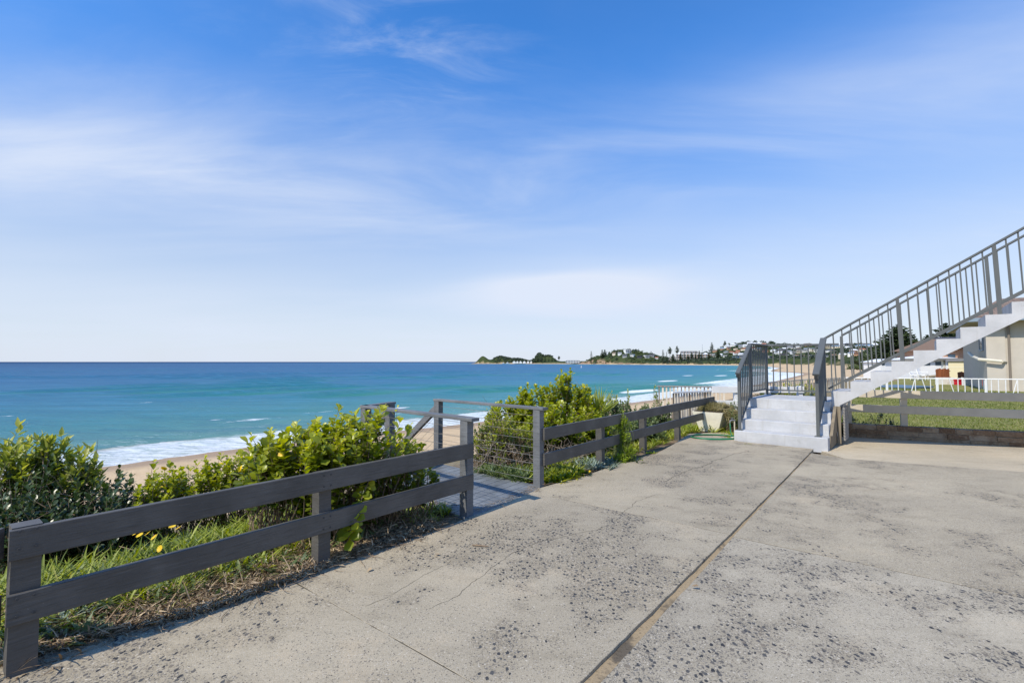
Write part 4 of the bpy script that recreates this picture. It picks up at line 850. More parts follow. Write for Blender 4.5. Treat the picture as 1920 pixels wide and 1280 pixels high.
# clubhouse sheds, tents and boats on the haven
for i, (px, w_) in enumerate([(964, 12), (970, 9), (976, 10), (983, 11), (990, 9), (996, 8)]):
    x = (px-960)/FPX*1990; mb = MB(); W_ = w_*.6; mb.box(-W_*.9, -4, 0, W_*.9, 4, 4.2)
    mb.add([(-W_, -4.6, 4.2), (W_, -4.6, 4.2), (W_, 4.6, 4.2), (-W_, 4.6, 4.2), (0, -4.6, 9.5), (0, 4.6, 9.5)], [(0, 1, 4), (1, 2, 5, 4), (2, 3, 5), (3, 0, 4, 5), (3, 2, 1, 0)])
    o = mb.build('shed', WALLS['white'], None, (x, 1990, -5.0)); tag(o, f'small white gabled shed on the haven shore, {ORD[i]} from the left', 'shed', 'white sheds on the haven shore')
def boat(px, Y, L, label, colm='white', cabin=True):
    x = (px-960)/FPX*Y; root = empty('boat', (x, Y, SEAZ-.2), .15, label, 'boat')
    mb = MB(); n = 9; vs = []
    for i in range(n):
        t = i/(n-1); w = L*.16*math.sin(math.pi*min(1, .35+t*.65))**.7 if t < 1 else .02; sh_ = L*.10*(1+.45*t*t); xx = -L/2+L*t
        vs += [(xx, -w, sh_), (xx*.94, -w*.6, 0), (xx*.94, w*.6, 0), (xx, w, sh_)]
    fs = [(4*i+j, 4*i+4+j, 4*i+5+j, 4*i+1+j) for i in range(n-1) for j in range(3)]+[(4*i+3, 4*i+7, 4*i+4, 4*i) for i in range(n-1)]+[(0, 1, 2, 3)]
    mb.add(vs, fs); mb.build('hull', WALLS[colm], root)
    if cabin:
        mb = MB(); mb.box(-L*.28, -L*.10, L*.09, L*.2, L*.10, L*.24); mb.box(-L*.18, -L*.08, L*.24, L*.1, L*.08, L*.33); mb.build('cabin', WALLS['white'], root)
        mb = MB(); mb.box(-L*.26, -L*.103, L*.15, L*.18, L*.103, L*.205); mb.build('window', M['glass'], root)
        mb = MB(); mb.tube([(-L*.05, 0, L*.33), (-L*.05, 0, L*.62)], L*.008, 5); mb.build('mast', WALLS['grey'], root)
    return root
boat(952, 1960, 20, 'white motor cruiser moored below the dark headland trees')
boat(944, 1965, 15, 'smaller grey-blue boat moored left of the white cruiser', 'blue')
boat(1166, 1560, 6, 'small white open boat near the foot of the sandstone cliff', 'white', False)
boat(1170.5, 1570, 5, 'tiny white runabout just right of the open boat below the cliff', 'white', False)
mb = MB(); mb.tube([(0, 0, -.3), (0, 0, .5), (0, 0, .9), (0, 0, 2.4)], [.9, .9, .2, .15], 8); mb.tube([(0, 0, 2.3), (0, 0, 3.0)], [.45, .3], 8)
p = at(1090, 689, 1.0); t = (SEAZ-CAMH)/(p.z-CAMH); o = mb.build('buoy', WALLS['white'], None, (p.x*t, t, SEAZ)); tag(o, 'small white buoy floating in the bay', 'buoy')
def stripy(): pass
# ---- pines --------------------------------------------------------------------
def pine_tree(name, label, x, y, z, h, w, seed, group=None, tiers=None, umbrella=False, near=False):
    """Norfolk pine: straight trunk with whorls of flat, upturned, needled branches"""
    r = np.random.default_rng(seed); root = empty(name, (x, y, z), r.random()*6, label, 'tree', group)
    mb = MB(); mb.tube([(0, 0, -1), (0, 0, h*.5), (0, 0, h*.97)], [h*.022, h*.013, h*.003], 7); mb.build('trunk', M['trunk'], root)
    nt = tiers or 14; P = []; T = []; S_ = []; Rn = []
    for k in range(nt):
        t = k/(nt-1); zz_ = h*(.14+.84*t) if not umbrella else h*(.55+.42*t); L = w*(1-t)**.75*(.85+.3*r.random())+w*.05
        if umbrella: L = w*math.sin(math.pi*(.25+.7*t))
        nbr = 6 if not near else 8
        for j in range(nbr):
            if r.random() < .10: continue
            a = 2*math.pi*j/nbr+k*.5+r.normal()*.15; Lj = L*(.75+.4*r.random()); m_ = max(3, int((9 if not near else 46)*Lj/w))
            for q in range(m_):
                u = (q+.6)/m_; nleaf = 2 if not near else 3
                for _ in range(nleaf):
                    side = r.normal()*Lj*.13*(1.15-u*.5)
                    P.append((math.cos(a)*Lj*u-math.sin(a)*side, math.sin(a)*Lj*u+math.cos(a)*side, zz_+Lj*.16*u*u+r.normal()*h*.004-abs(side)*.15)); T.append((math.cos(a), math.sin(a), .25)); S_.append(1); Rn.append(np.clip(.25+.45*u+.35*r.random(), 0, 1))
    P = np.array(P); T = np.array(T); n = len(P); T = T+r.normal(size=(n, 3))*.45; T /= np.linalg.norm(T, axis=1)[:, None]
    up = np.array([0, 0, 1.0])+r.normal(size=(n, 3))*.5; B = np.cross(T, up); B /= np.linalg.norm(B, axis=1)[:, None]
    s = (w*.15 if not near else w*.046)*(.7+.6*r.random(n))[:, None]
    V = np.stack([P-T*s*1.3-B*s*.5, P+T*s*1.2-B*s*.25, P+T*s*1.4+B*s*.3, P-T*s*1.2+B*s*.5], 1).reshape(-1, 3)
    npmesh('crown', V, np.arange(4*n).reshape(-1, 4), M['pine'], root, fattr=dict(rnd=Rn)); taken.append((x, y, w*.8)); return root
sk = []
pines = [(1108.5, 1690, 663, 20, 'round-topped'), (1129, 1690, 655, 15, 'rounded'), (1133.5, 1690, 655, 13, 'narrow'), (1335, 1560, 642, 17, 'narrow dark'), (1359.5, 1540, 640, 14, 'rounded')]
def shore_pines():
    L = []
    # (px, top y, base y, Y)
    for px, ty, by in [(999, 671, 680), (1003, 669, 680), (1008, 668.5, 680), (1014, 667, 680), (1022, 670, 680), (1029, 669, 679.5), (1035, 671, 679.5), (1041, 672, 679.5), (1048, 667, 679)]:
        L.append((px, ty, by, 1985, 'on the grassy spit below the skillion hill'))
    for px, ty, by in [(1243, 656, 682), (1250, 660, 682), (1256, 650, 682), (1262, 664, 682), (1269.5, 648, 682), (1276, 662, 682), (1283, 660, 682), (1290, 664, 682), (1297, 661, 682), (1304, 659, 682), (1311, 658, 682), (1316, 661, 682), (1329, 662, 682), (1346, 655, 682), (1370, 662, 683), (1376, 665, 683)]:
        L.append((px, ty, by, 1400, 'in the row in front of the beach hotel'))
    return L
n1 = n2 = 0
for i, (px, ty, by, Y, where) in enumerate(shore_pines()):
    h = (by-ty)*Y/FPX; x = (px-960)/FPX*Y; z = H1(x, Y) if Y < 1900 else -6
    if where.startswith('on'): n = n1; n1 += 1
    else: n = n2; n2 += 1
    pine_tree('pine_tree', f'dark Norfolk pine, {ORD[n]} from the left {where}', x, Y, z, 1.4+(678-ty)*Y/FPX-z, (4.2+(i*7 % 5)*.55)*(1.25 if Y < 1500 else 1.1), 100+i, 'Norfolk pines along the bay', tiers=11, umbrella=(px in (1256, 1269.5, 1048)))
for i, (px, Y, ty, hh, nm) in enumerate([(1108.5, 1690, 658.5, 1, 'single'), (1129, 1690, 656, 1, 'left one of the paired'), (1134, 1690, 655.5, 1, 'right one of the paired'), (1335, 1560, 642, 1, 'pointed'), (1359.5, 1540, 639.5, 1, 'rounded')]):
    x = (px-960)/FPX*Y; z = H1(x, Y); top = 1.4+(678-ty)*Y/FPX; pine_tree('pine_tree', ['lone round pine on the skyline above the sea cliff', 'left one of two close pines on the cliff skyline', 'right one of two close pines on the cliff skyline', 'pointed dark pine on the skyline right of the hotel', 'rounded pine alone on the ridge above white roofs'][i], x, Y, z-1, max(12, top-z+1), 8.5, 140+i, 'Norfolk pines on the skyline', tiers=10)
# large pines behind the neighbouring lawn
for i, (px, Y, ty, w) in enumerate([(1686, 150, 608, 8.2), (1661, 165, 640, 7.5), (1636, 175, 651, 6.5), (1709, 160, 646, 7.0), (1775, 190, 606, 9.5), (1740, 230, 628, 8.0), (1800, 150, 612, 7.0)]):
    x = (px-960)/FPX*Y; z = -1.0; top = 1.4+(678-ty)*Y/FPX
    pine_tree('pine_tree', ['tallest dark layered pine behind the lawn, seen through the stair balusters', 'broad dark pine just left of the tallest one behind the lawn', 'shorter dark pine at the left of the big pine group', 'low spreading pine just right of the tallest one behind the lawn', 'wide dark pine on the skyline left of the neighbouring roof', 'distant dark pine between the big group and the neighbouring roof', 'dark pine close behind the neighbouring roof corner'][i], x, Y, z, top-z, w, 160+i, 'large pines behind the neighbouring lawn', tiers=17, near=True)
# ---- woods, scrub -----------------------------------------------------------------
TK = np.array(taken)
def scatter(n, pxr, Yr, cond, seed, clear=1.0, fwd=26):
    r = np.random.default_rng(seed); px = r.uniform(*pxr, n); Y = np.exp(r.uniform(math.log(Yr[0]), math.log(Yr[1]), n)); x = (px-960)/FPX*Y
    z, sd, td, dF, k = ground_h(x, Y, True); ok = cond(px, x, Y, z, sd, td, dF)
    dist = np.hypot(x, Y)
    for hx, hy, hr in TK:
        D = math.hypot(hx, hy); ux, uy = hx/D, hy/D; al_ = (x-hx)*ux+(Y-hy)*uy; la = np.abs(-(x-hx)*uy+(Y-hy)*ux)
        ok &= ~((la < hr*clear) & (al_ < hr*.7) & (al_ > -fwd-hr*1.2))
    return x[ok], Y[ok], z[ok]
r_ = np.random.default_rng(5)
hillc = lambda px, x, Y, z, sd, td, dF: (td > 14) & (z > 3.5)
x, y, z = scatter(9000, (1060, 2000), (560, 2100), hillc, 21); rad = r_.uniform(3.2, 6.8, len(x))*np.interp(y, [500, 1500], [.8, 1.15])
leaf_clouds('woodland', np.stack([x, y, z+rad*.45], 1), rad, 26, rad*.20, M['forest'], 'dark mixed trees covering the hills between the far houses', flat=.9, seed=3)
cl_ = lambda px, x, Y, z, sd, td, dF: (Y > 1400) & (sd > 14) & (z > -4) & (px < 1240)
x, y, z = scatter(2200, (1085, 1245), (1450, 1800), cl_, 22); keepm = fbm(x*.02, y*.02, 2) > .30; x, y, z = x[keepm], y[keepm], z[keepm]; rad = r_.uniform(3, 6, len(x))
leaf_clouds('woodland', np.stack([x, y, z+rad*.3], 1), rad, 24, rad*.2, M['scrub'], 'green trees above the sandstone cliff of the headland', flat=.85, seed=4)
sk_ = lambda px, x, Y, z, sd, td, dF: (z > -3) & (px < 1060) & (((px > 925) & (px < 1001)) | ((px > 1003) & ((px < 1017) | (z > 22)))) 
x, y, z = scatter(2600, (900, 1058), (1990, 2130), sk_, 23, clear=.6, fwd=4); rad = r_.uniform(2.5, 5.0, len(x))
leaf_clouds('woodland', np.stack([x, y, z+rad*.3], 1), rad, 22, rad*.22, M['forest'], 'dark trees on the low grassy headland across the bay', flat=.85, seed=6)
flatc = lambda px, x, Y, z, sd, td, dF: (Y > 1150) & (sd > 28) & (z < 6) & (px > 1235) & (px < 1460)
x, y, z = scatter(1500, (1235, 1470), (1150, 1600), flatc, 29, clear=.5, fwd=0); rad = r_.uniform(2.5, 5.5, len(x))
leaf_clouds('woodland', np.stack([x, y, z+rad*.4], 1), rad, 22, rad*.22, M['forest'], 'trees and hedges along the far beach front', flat=.85, seed=7)
dun = lambda px, x, Y, z, sd, td, dF: (td > 3) & (td < 190) & (Y < 900) & (z < 11) & (fbm(x*.035, Y*.035, 3) > .33+.20*(td < 12))
x, y, z = scatter(9000, (1380, 1950), (130, 900), dun, 24, clear=1.0, fwd=10); rad = r_.uniform(1.4, 3.2, len(x))*np.interp(y, [150, 600], [.6, 1.25])
leaf_clouds('dune_scrub', np.stack([x, y, z+rad*.25], 1), rad, 34, rad*.16, M['scrub'], 'green coastal scrub covering the dunes behind the beach', flat=.7, seed=8)
for i, (px, py, rr_, m_, lab) in enumerate([(1449, 668, 7.0, 'lightgreen', 'round light green tree on the far slope behind the landing rail'), (1437, 664, 5.0, 'lightgreen', 'smaller light green tree left of the round one on the far slope'), (1565, 671, 5.0, 'forest', 'dark round tree in the dune scrub behind the stair balusters')]):
    p = hit(px, py+3, 350)
    if p:
        root = empty('tree', (p[0], p[1], p[2]), 0, lab, 'tree'); mb = MB(); mb.tube([(0, 0, -1), (0, 0, rr_)], [.4, .2], 6); mb.build('trunk', M['trunk'], root)
        leaf_clouds('crown', [(0, 0, rr_*.9), (rr_*.5, 0, rr_*.7), (-rr_*.5, .5, rr_*.75)], [rr_*.8, rr_*.6, rr_*.6], 160, rr_*.12, M[m_], None, root, None, seed=40+i)
# big trees standing right of the beach, behind the lawn
for i, (px, Y, ty, w, m_) in enumerate([(1622, 190, 668, 8, 'scrub'), (1648, 150, 672, 7, 'scrub'), (1700, 140, 668, 6, 'forest'), (1722, 170, 655, 7, 'scrub'), (1748, 150, 640, 8, 'forest'), (1765, 130, 652, 6, 'scrub')]):
    x = (px-960)/FPX*Y; top = 1.4+(678-ty)*Y/FPX; z = H1(x, Y) if Y > 100 else -.5; z = min(z, top-5)
    root = empty('tree', (x, Y, z), 0, ['bushy tree at the edge of the dune left of the big pines', 'bushy tree below the broad pine at the dune edge', 'dark bushy tree under the tallest pine', 'brownish green tree right of the low spreading pine', 'dark crowned tree left of the orange brick house roof', 'green tree just above the orange brick house roof'][i], 'tree')
    h = top-z; mb = MB(); mb.tube([(0, 0, -1), (.2, 0, h*.4), (0, .1, h*.8)], [.35, .22, .08], 7); mb.tube([(.1, 0, h*.35), (w*.3, .2, h*.65)], [.15, .06], 6); mb.tube([(.1, 0, h*.35), (-w*.3, -.2, h*.6)], [.15, .06], 6); mb.build('trunk', M['trunk'], root)
    rr = np.random.default_rng(60+i); k = 14; C_ = np.stack([rr.normal(size=k)*w*.32, rr.normal(size=k)*w*.3, h*(.42+.42*rr.random(k))], 1)
    leaf_clouds('crown', C_, w*(.18+.14*rr.random(k)), 170, w*.030, M[m_], None, root, None, seed=70+i)
# ================================================================== NEIGHBOURING LAWN AND HOUSES
def lawn_z(x, y): return -.05+0*x
LP = [(6.75, 9.90), (14.0, 6.0), (40, -8), (78, 30), (46, 50.5), (33.5, 42), (18.0, 25.4), (7.6, 11.4)]
def inpoly(x, y, P):
    c = np.zeros(x.shape, bool)
    for (ax, ay), (bx, by) in zip(P, P[1:]+P[:1]):
        with np.errstate(divide='ignore', invalid='ignore'): c ^= ((ay > y) != (by > y)) & (x < (bx-ax)*(y-ay)/(by-ay)+ax)
    return c
lx, ly, lF = polar(8, 75, 130, np.radians(np.arange(20, 100, .5)))
lz = lawn_z(lx, ly)+(fbm(lx*.5, ly*.5, 3)-.45)*.05
gm = inpoly(lx, ly, LP)[lF].all(1)
npmesh('lawn', np.stack([lx, ly, lz], 1), lF[gm], M['lawn'], smooth=True); tag(bpy.data.objects['lawn'], 'mown yellow-green lawn of the neighbouring block', None, None, 'structure')
# fill the near edge up to the wall
mb = MB(); A0 = (6.7, 9.92); A1 = (14.0, 5.95); B0 = (7.4, 11.3); B1 = (15, 7.6)
mb.add([(*A0, -.075), (*A1, -.075), (*B1, -.065), (*B0, -.065)], [(0, 1, 2, 3)]); tag(mb.build('lawn', M['lawn']), 'lawn edge along the top of the sandstone wall', None, None, 'structure')
r = np.random.default_rng(33); n = 42000
aa = np.radians(r.uniform(28, 50, n)); rr = np.exp(r.uniform(math.log(9.2), math.log(34), n)); bx, by = rr*np.sin(aa), rr*np.cos(aa)
ok = inpoly(bx, by, LP); bx, by, rr = bx[ok], by[ok], rr[ok]; n = len(bx); bz = lawn_z(bx, by)
h = .022+.02*r.random(n)*np.interp(rr, [9, 30], [1, 1.8]); th = r.uniform(0, 6.28, n); w = .006*np.interp(rr, [9, 30], [1, 3.2]); lean = r.normal(size=(n, 2))*.015
V = np.stack([np.stack([bx-np.cos(th)*w, by-np.sin(th)*w, bz], 1), np.stack([bx+np.cos(th)*w, by+np.sin(th)*w, bz], 1), np.stack([bx+lean[:, 0], by+lean[:, 1], bz+h], 1)], 1).reshape(-1, 3)
o = npmesh('lawn_grass', V, np.arange(3*n).reshape(-1, 3), M['lawngrass'], fattr=dict(rnd=np.clip(fbm(bx*1.3, by*1.3, 3)*.9+r.normal(size=n)*.16, 0, 1))); tag(o, 'short grass blades of the neighbouring lawn', None, None, 'stuff')
# white steel boundary balustrade with vertical and splayed bars
def zig_fence(name, label, P, top, gh, pat, m):
    root = empty(name, (P[0][0], P[0][1], 0), 0, label, 'fence'); ox, oy = P[0]
    for a, b in zip(P[:-1], P[1:]):
        a = Vector((a[0]-ox, a[1]-oy, 0)); b = Vector((b[0]-ox, b[1]-oy, 0)); L = (b-a).length; d = (b-a)/L; up = Vector((0, 0, 1))
        mb = MB(); mb.beam(a+up*top, b+up*top, .05, .045); mb.build('top_rail', m, root)
        mb = MB(); mb.beam(a+up*(gh+.06), b+up*(gh+.06), .03, .03); mb.build('bottom_rail', m, root)
        t = .0; k = 0; cnt = 0
        while t < L and cnt < 90:
            kind = pat[k % len(pat)]; k += 1; cnt += 1; mb = MB()
            if kind == 'P': mb.beam(a+d*t+up*(gh-.3), a+d*t+up*top, .07, .07, up=(0, 1, 0)); mb.build('post', m, root); t += .20
            elif kind == 'V': mb.beam(a+d*t+up*(gh+.06), a+d*t+up*top, .024, .024, up=(0, 1, 0)); mb.build('bar', m, root); t += .26
            elif kind == '/': mb.beam(a+d*t+up*(gh+.06), a+d*(t+.17)+up*top, .024, .024, up=(0, 1, 0)); mb.build('bar', m, root); t += .17
            elif kind == '\\': mb.beam(a+d*(t+.17)+up*(gh+.06), a+d*t+up*top, .024, .024, up=(0, 1, 0)); mb.build('bar', m, root); t += .34
    return root
zig_fence('white_fence', 'white steel fence with splayed bars crossing the neighbouring lawn', [(16.8, 24.6), (23.5, 22.2), (34, 18.4)], .60, -.12, 'PV\\VVVVPVVV/V\\V', M['whiteclean'])
zig_fence('white_fence', 'white steel fence running along the dune edge behind the landing', [(9.7, 18.7), (13.2, 22.0), (16.8, 24.6)], .585, -.10, 'PVVVVV', M['palewood'])
# --- cream house with tiled roof (right edge)
def nb_house():
    c = Vector((23.9, 24.3, -.1)); ang = math.atan2(-.62, .785); root = empty('cream_house', c, ang, 'cream rendered house with a brown tiled roof at the right edge', 'house')
    # local x: along the sunlit front wall to the right, local y: away along the side wall
    hgt = 3.62; L, D = 13, 11
    mb = MB(); mb.box(0, 0, -.5, L, D, hgt); mb.build('wall', M['cream'], root)
    mb = MB(); mb.box(-.06, -.07, -.5, .62, -.004, hgt-.02); mb.build('pilaster', M['cream'], root)
    m, N = mat('roof_tiles'); co = N.n('ShaderNodeTexCoord').outputs['Object']; wv = N.n('ShaderNodeTexWave', wave_type='BANDS', bands_direction='X', ins={'Vector': co, 'Scale': 1.1, 'Distortion': .6}).outputs[0]
    n = N.noise(co, 3, 5, .7); cc = N.mix(N.mr(n, .35, .65), (.13, .09, .07), (.30, .22, .17)); finish(N, pbsdf(N, cc, .85, N.bump(wv, 1, .06), 0, .2))
    mb = MB(); o_ = .72; X0, X1, Y0, Y1 = -o_, L+o_, -o_, D+o_; rd = (Y1-Y0)/2; rh = rd*.24; z0 = hgt+.02
    mb.add([(X0, Y0, z0), (X1, Y0, z0), (X1, Y1, z0), (X0, Y1, z0), (X0+rd*.3, Y0+rd, z0+rh), (X1-rd, Y0+rd, z0+rh), (X0+rd*.3-.0, Y0+rd, z0+rh)], [(0, 1, 5, 4), (1, 2, 5), (2, 3, 4, 5), (3, 0, 4)]); mb.build('roof', m, root)
    mb = MB(); mb.add([(X0, Y0, z0-.16), (X1, Y0, z0-.16), (X1, Y1, z0-.16), (X0, Y1, z0-.16)], [(3, 2, 1, 0)]); mb.build('soffit', flatmat('soffit_beige', (.42, .37, .28)), root)
    gm_ = flatmat('gutter_blue', (.22, .28, .34), .4)
    for a, b in [((X0, Y0), (X1, Y0)), ((X0, Y1), (X0, Y0))]:
        mb = MB(); mb.beam((*a, z0-.06), (*b, z0-.06), .10, .18); mb.build('gutter', gm_, root)
    mb = MB(); mb.tube([(.75, -.10, -.4), (.75, -.10, hgt-.25), (.75, -.42, hgt-.08)], .05, 8); mb.build('downpipe', flatmat('pipe_brown', (.20, .17, .14), .5), root)
    mb = MB(); mb.tube([(.45, -.32, 1.52), (-.35, -.30, 1.62), (-.45, 1.2, 1.78), (-.40, 3.4, 2.0)], .075, 8); mb.tube([(.45, -.32, 1.52), (.62, -.02, 1.50)], .06, 8); mb.build('waste_pipe', flatmat('pipe_cream', (.62, .58, .48), .5), root)
    mb = MB(); mb.box(-.05, 1.3, 2.15, .03, 2.5, 3.45); w_ = mb.build('window', M['glass'], root); mb = MB()
    for a, b in (((-.07, 1.25, 2.08), (.02, 2.55, 2.15)), ((-.07, 1.25, 3.45), (.02, 2.55, 3.52)), ((-.07, 1.25, 2.15), (.02, 1.31, 3.45)), ((-.07, 2.49, 2.15), (.02, 2.55, 3.45))): mb.box(*a, *b)
    mb.build('frame', gm_, w_)
    mb = MB(); mb.box(-.05, .9, -.3, .03, 2.0, .55); w_ = mb.build('window', M['glass'], root); mb = MB(); mb.box(-.07, 1.42, -.3, .0, 1.48, .55); mb.build('frame', gm_, w_)
nb_house()
# --- brick house with cream balcony further along
p = at(1812, 690, 40)
hb = empty('brick_house', (p.x+2.0, p.y+1.5, -.3), math.atan2(-.62, .785), 'orange brick two-storey house with a dark roof and cream balcony beyond the lawn', 'house')
mb = MB(); mb.box(-.2, 1.2, -.5, 12, 10, 3.0); mb.build('wall', WALLS['brick'], hb)
mb = MB(); mb.add([(-.9, .4, 3.0), (12.6, .4, 3.0), (12.6, 10.6, 3.0), (-.9, 10.6, 3.0), (3.2, 5.5, 4.5), (8, 5.5, 4.5)], [(0, 1, 5, 4), (1, 2, 5), (2, 3, 4, 5), (3, 0, 4), (3, 2, 1, 0)]); mb.build('roof', ROOFS['dark'], hb)
mb = MB(); mb.box(-1.7, -1.0, .05, 2.4, 1.2, .22); mb.box(-1.8, -1.1, 1.75, 2.5, 1.3, 1.88); bal = mb.build('balcony', flatmat('slab_grey', (.2, .2, .22)), hb)
mb = MB(); mb.box(-1.65, -.95, .22, -.45, -.90, 1.75); mb.build('screen_panel', flatmat('cream_panel', (.66, .58, .38)), hb)
for k in range(9):
    mb = MB(); xx = -.42+k*.33; mb.box(xx-.03, -.95, .22, xx+.03, -.90, 1.2 if k % 4 else 1.75); mb.build('balcony_post', flatmat('cream_post', (.68, .62, .45)) if k == 0 else bpy.data.materials['cream_post'], hb)
mb = MB(); mb.box(-1.65, -.96, 1.2, 2.4, -.90, 1.27); mb.build('balcony_rail', bpy.data.materials['cream_post'], hb)
mb = MB(); mb.box(-.1, 1.10, .5, 1.6, 1.19, 1.7); mb.build('window', M['glass'], hb)
mb = MB(); mb.box(-1.2, .2, -.5, .6, 1.2, .05); mb.build('undercroft', WALLS['dark'], hb)
# red-brown slatted screen, white garden wall, pergola, cooler, chairs
def thing_box(name, label, cat, px0, px1, y0, y1, Y, m, thick=.12, slat=0, sm=None):
    a = at(px0, y1, Y); b = at(px1, y0, Y); w_ = b.x-a.x; h_ = b.z-a.z
    mb = MB()
    if slat:
        n = int(w_/slat)
        for k in range(n): mb.box(k*slat, 0, 0, k*slat+slat*.72, thick*.4, h_*(.96+.04*((k*7) % 3)))
        mb.box(0, thick*.4, h_*.2, w_, thick*.7, h_*.27); mb.box(0, thick*.4, h_*.75, w_, thick*.7, h_*.82)
    else: mb.box(0, 0, 0, w_, thick, h_); mb.box(-.02, -.02, h_, w_+.02, thick+.02, h_+.05)
    o = mb.build(name, m, None, (a.x, Y, a.z)); return tag(o, label, cat)
rust = simple('rust_red_timber', (.26, .085, .035), .8, .3, 6, stretch=(1, 1, .1))
thing_box('slatted_screen', 'rust red slatted timber screen at the end of the lawn', 'screen', 1756, 1783, 691, 712, 34, rust, slat=.12)
thing_box('slatted_screen', 'low rust red slatted screen below the cream balcony', 'screen', 1797, 1818, 697, 712, 35.5, rust, slat=.12)
thing_box('garden_wall', 'white garden wall panel in front of the rust red screen', 'wall', 1757, 1789, 709, 722, 31, M['white'])
thing_box('garden_wall', 'white garden wall panel right of the red cooler', 'wall', 1807, 1819, 709, 728, 30, M['white'])
def cooler():
    p = at(1797, 725, 30.5); root = empty('cooler', p, 0, 'red cool box standing between two white garden walls', 'cooler')
    mb = MB(); mb.box(0, 0, 0, .26, .3, .38); mb.build('box', flatmat('red_plastic', (.48, .015, .03), .4), root); mb = MB(); mb.box(-.02, -.02, .382, .28, .32, .46); mb.build('lid', bpy.data.materials['red_plastic'], root)
cooler()
# pergola
p = at(1741, 716, 44); pg = empty('pergola', (p.x, 44, -.4), 0, 'grey flat-roofed pergola with white posts at the end of the lawn', 'pergola')
mb = MB(); mb.box(-.2, -1.2, 1.95, 4.6, 2.6, 2.12); mb.build('roof', flatmat('pergola_grey', (.24, .23, .21)), pg)
for xx in (.6, 1.4, 4.0): mb = MB(); mb.box(xx, -.9, -.3, xx+.2, -.7, 1.95); mb.build('post', M['white'], pg)
# pale buildings in the mid distance right of the pines
def mid_house(px, Y, w, h, base_y, roofc, wallc, label, roofh=1.0, rot=.3):
    p = at(px, base_y, Y); root = empty('house', (p.x, Y, p.z), math.atan2(-p.x, Y)*.6+rot, label, 'house')
    mb = MB(); mb.box(-w/2, 0, -3, w/2, 7, h); mb.build('wall', WALLS[wallc], root)
    mb = MB(); mb.add([(-w/2-.5, -.5, h), (w/2+.5, -.5, h), (w/2+.5, 7.5, h), (-w/2-.5, 7.5, h), (-w/4, 3.5, h+roofh), (w/4, 3.5, h+roofh)], [(0, 1, 5, 4), (1, 2, 5), (2, 3, 4, 5), (3, 0, 4), (3, 2, 1, 0)]); mb.build('roof', ROOFS[roofc], root)
    for k in range(4): xx = -w/2+w*(k+.5)/4; mb = MB(); mb.box(xx-w*.07, -.05, h*.25, xx+w*.07, .03, h*.75); mb.build('window', M['glass'], root)
mid_house(1797, 62, 6, 2.0, 686, 'brown', 'brick', 'brown roofed brick house behind the cream balcony', 1.6)
mid_house(1772, 60, 5.5, .9, 688, 'white', 'white', 'low white flat house with a pale metal roof left of the cream balcony', .5)
mid_house(1818, 75, 8, 2.0, 678, 'dark', 'brick', 'wide dark roofed brick house seen under the stair flight', 2.0)
mid_house(1670, 120, 4.6, 1.1, 687, 'white', 'white', 'low white building below the big pines at the dune edge', .8)
mid_house(1744, 150, 4.4, .9, 657, 'brown', 'brick', 'house with an orange brown roof among the trees above the stair', 1.4, -.4)
mid_house(1722, 170, 12, 2.5, 664, 'dark', 'dark', 'dark roofed house between the low spreading pine and the orange roof', 1.8)
# lawn furniture and a blue tarp
def chair(px, py, Y, label, m):
    p = at(px, py, Y); root = empty('garden_chair', (p.x, Y, p.z), .5, label, 'chair', 'garden chairs on the lawn')
    mb = MB(); mb.box(-.25, -.25, .38, .25, .25, .43); mb.build('seat', m, root); mb = MB(); mb.hexa([(-.25, .2, .43), (.25, .2, .43), (.25, .25, .43), (-.25, .25, .43), (-.25, .32, .9), (.25, .32, .9), (.25, .37, .9), (-.25, .37, .9)]); mb.build('backrest', m, root)
    for a in (-.22, .22):
        for b in (-.22, .22): mb = MB(); mb.beam((a, b, 0), (a, b, .38), .035, .035, up=(0, 1, 0)); mb.build('leg', m, root)
        mb = MB(); mb.box(a-.02, -.25, .6, a+.02, .3, .63); mb.build('armrest', m, root)
chair(1716, 712, 38, 'white garden chair on the lawn, left of the slatted screen', M['whiteclean']); chair(1731, 712, 37, 'white garden chair on the lawn, nearer the slatted screen', M['whiteclean'])
p = at(1695, 725, 27.0); tb = empty('sun_bed', (p.x, 27, -.07), .4, 'low flat blue-grey platform lying on the lawn behind the white fence', 'platform')
mb = MB(); mb.box(-1.0, -.9, .06, 1.0, .9, .14); mb.build('top', flatmat('faded_blue', (.12, .19, .28)), tb)
for a in (-.8, .8): mb = MB(); mb.box(a-.05, -.8, -.05, a+.05, .8, .06); mb.build('bearer', M['timberpost'], tb)
# timber balustrades of the beach walkway left of the white fence
def picket(name, label, P, top, hgt, gap, m, railm):
    root = empty(name, P[0], 0, label, 'balustrade'); a = Vector(P[0]); b = Vector(P[1]); L = (b-a).length; d = (b-a)/L; up = Vector((0, 0, 1))
    mb = MB(); mb.beam(up*top, b-a+up*top, .07, .04); mb.build('top_rail', railm, root); mb = MB(); mb.beam(up*(top-hgt+.12), b-a+up*(top-hgt+.12), .05, .05); mb.build('bottom_rail', railm, root)
    n = int(L/gap)
    for k in range(n):
        q = a-a+d*(k+.5)*gap; w_ = .036+.02*((k*5) % 3)/2; mb = MB(); mb.beam(q+up*(top-hgt), q+up*(top-.02+.0*k), w_, .02, up=tuple(d.cross(up))); mb.build('paling', m if k % 6 else M['timberpost'], root)
picket('timber_balustrade', 'bleached timber paling balustrade behind the end of the dark fence', [(4.15, 12.6, 0), (5.5, 13.3, 0)], .60, 1.45, .098, M['palewood'], M['white'])
picket('timber_balustrade', 'second timber paling balustrade further down the beach walkway', [(4.55, 15.2, 0), (6.5, 14.6, 0)], .64, 1.3, .11, M['palewood'], M['greypanel'])
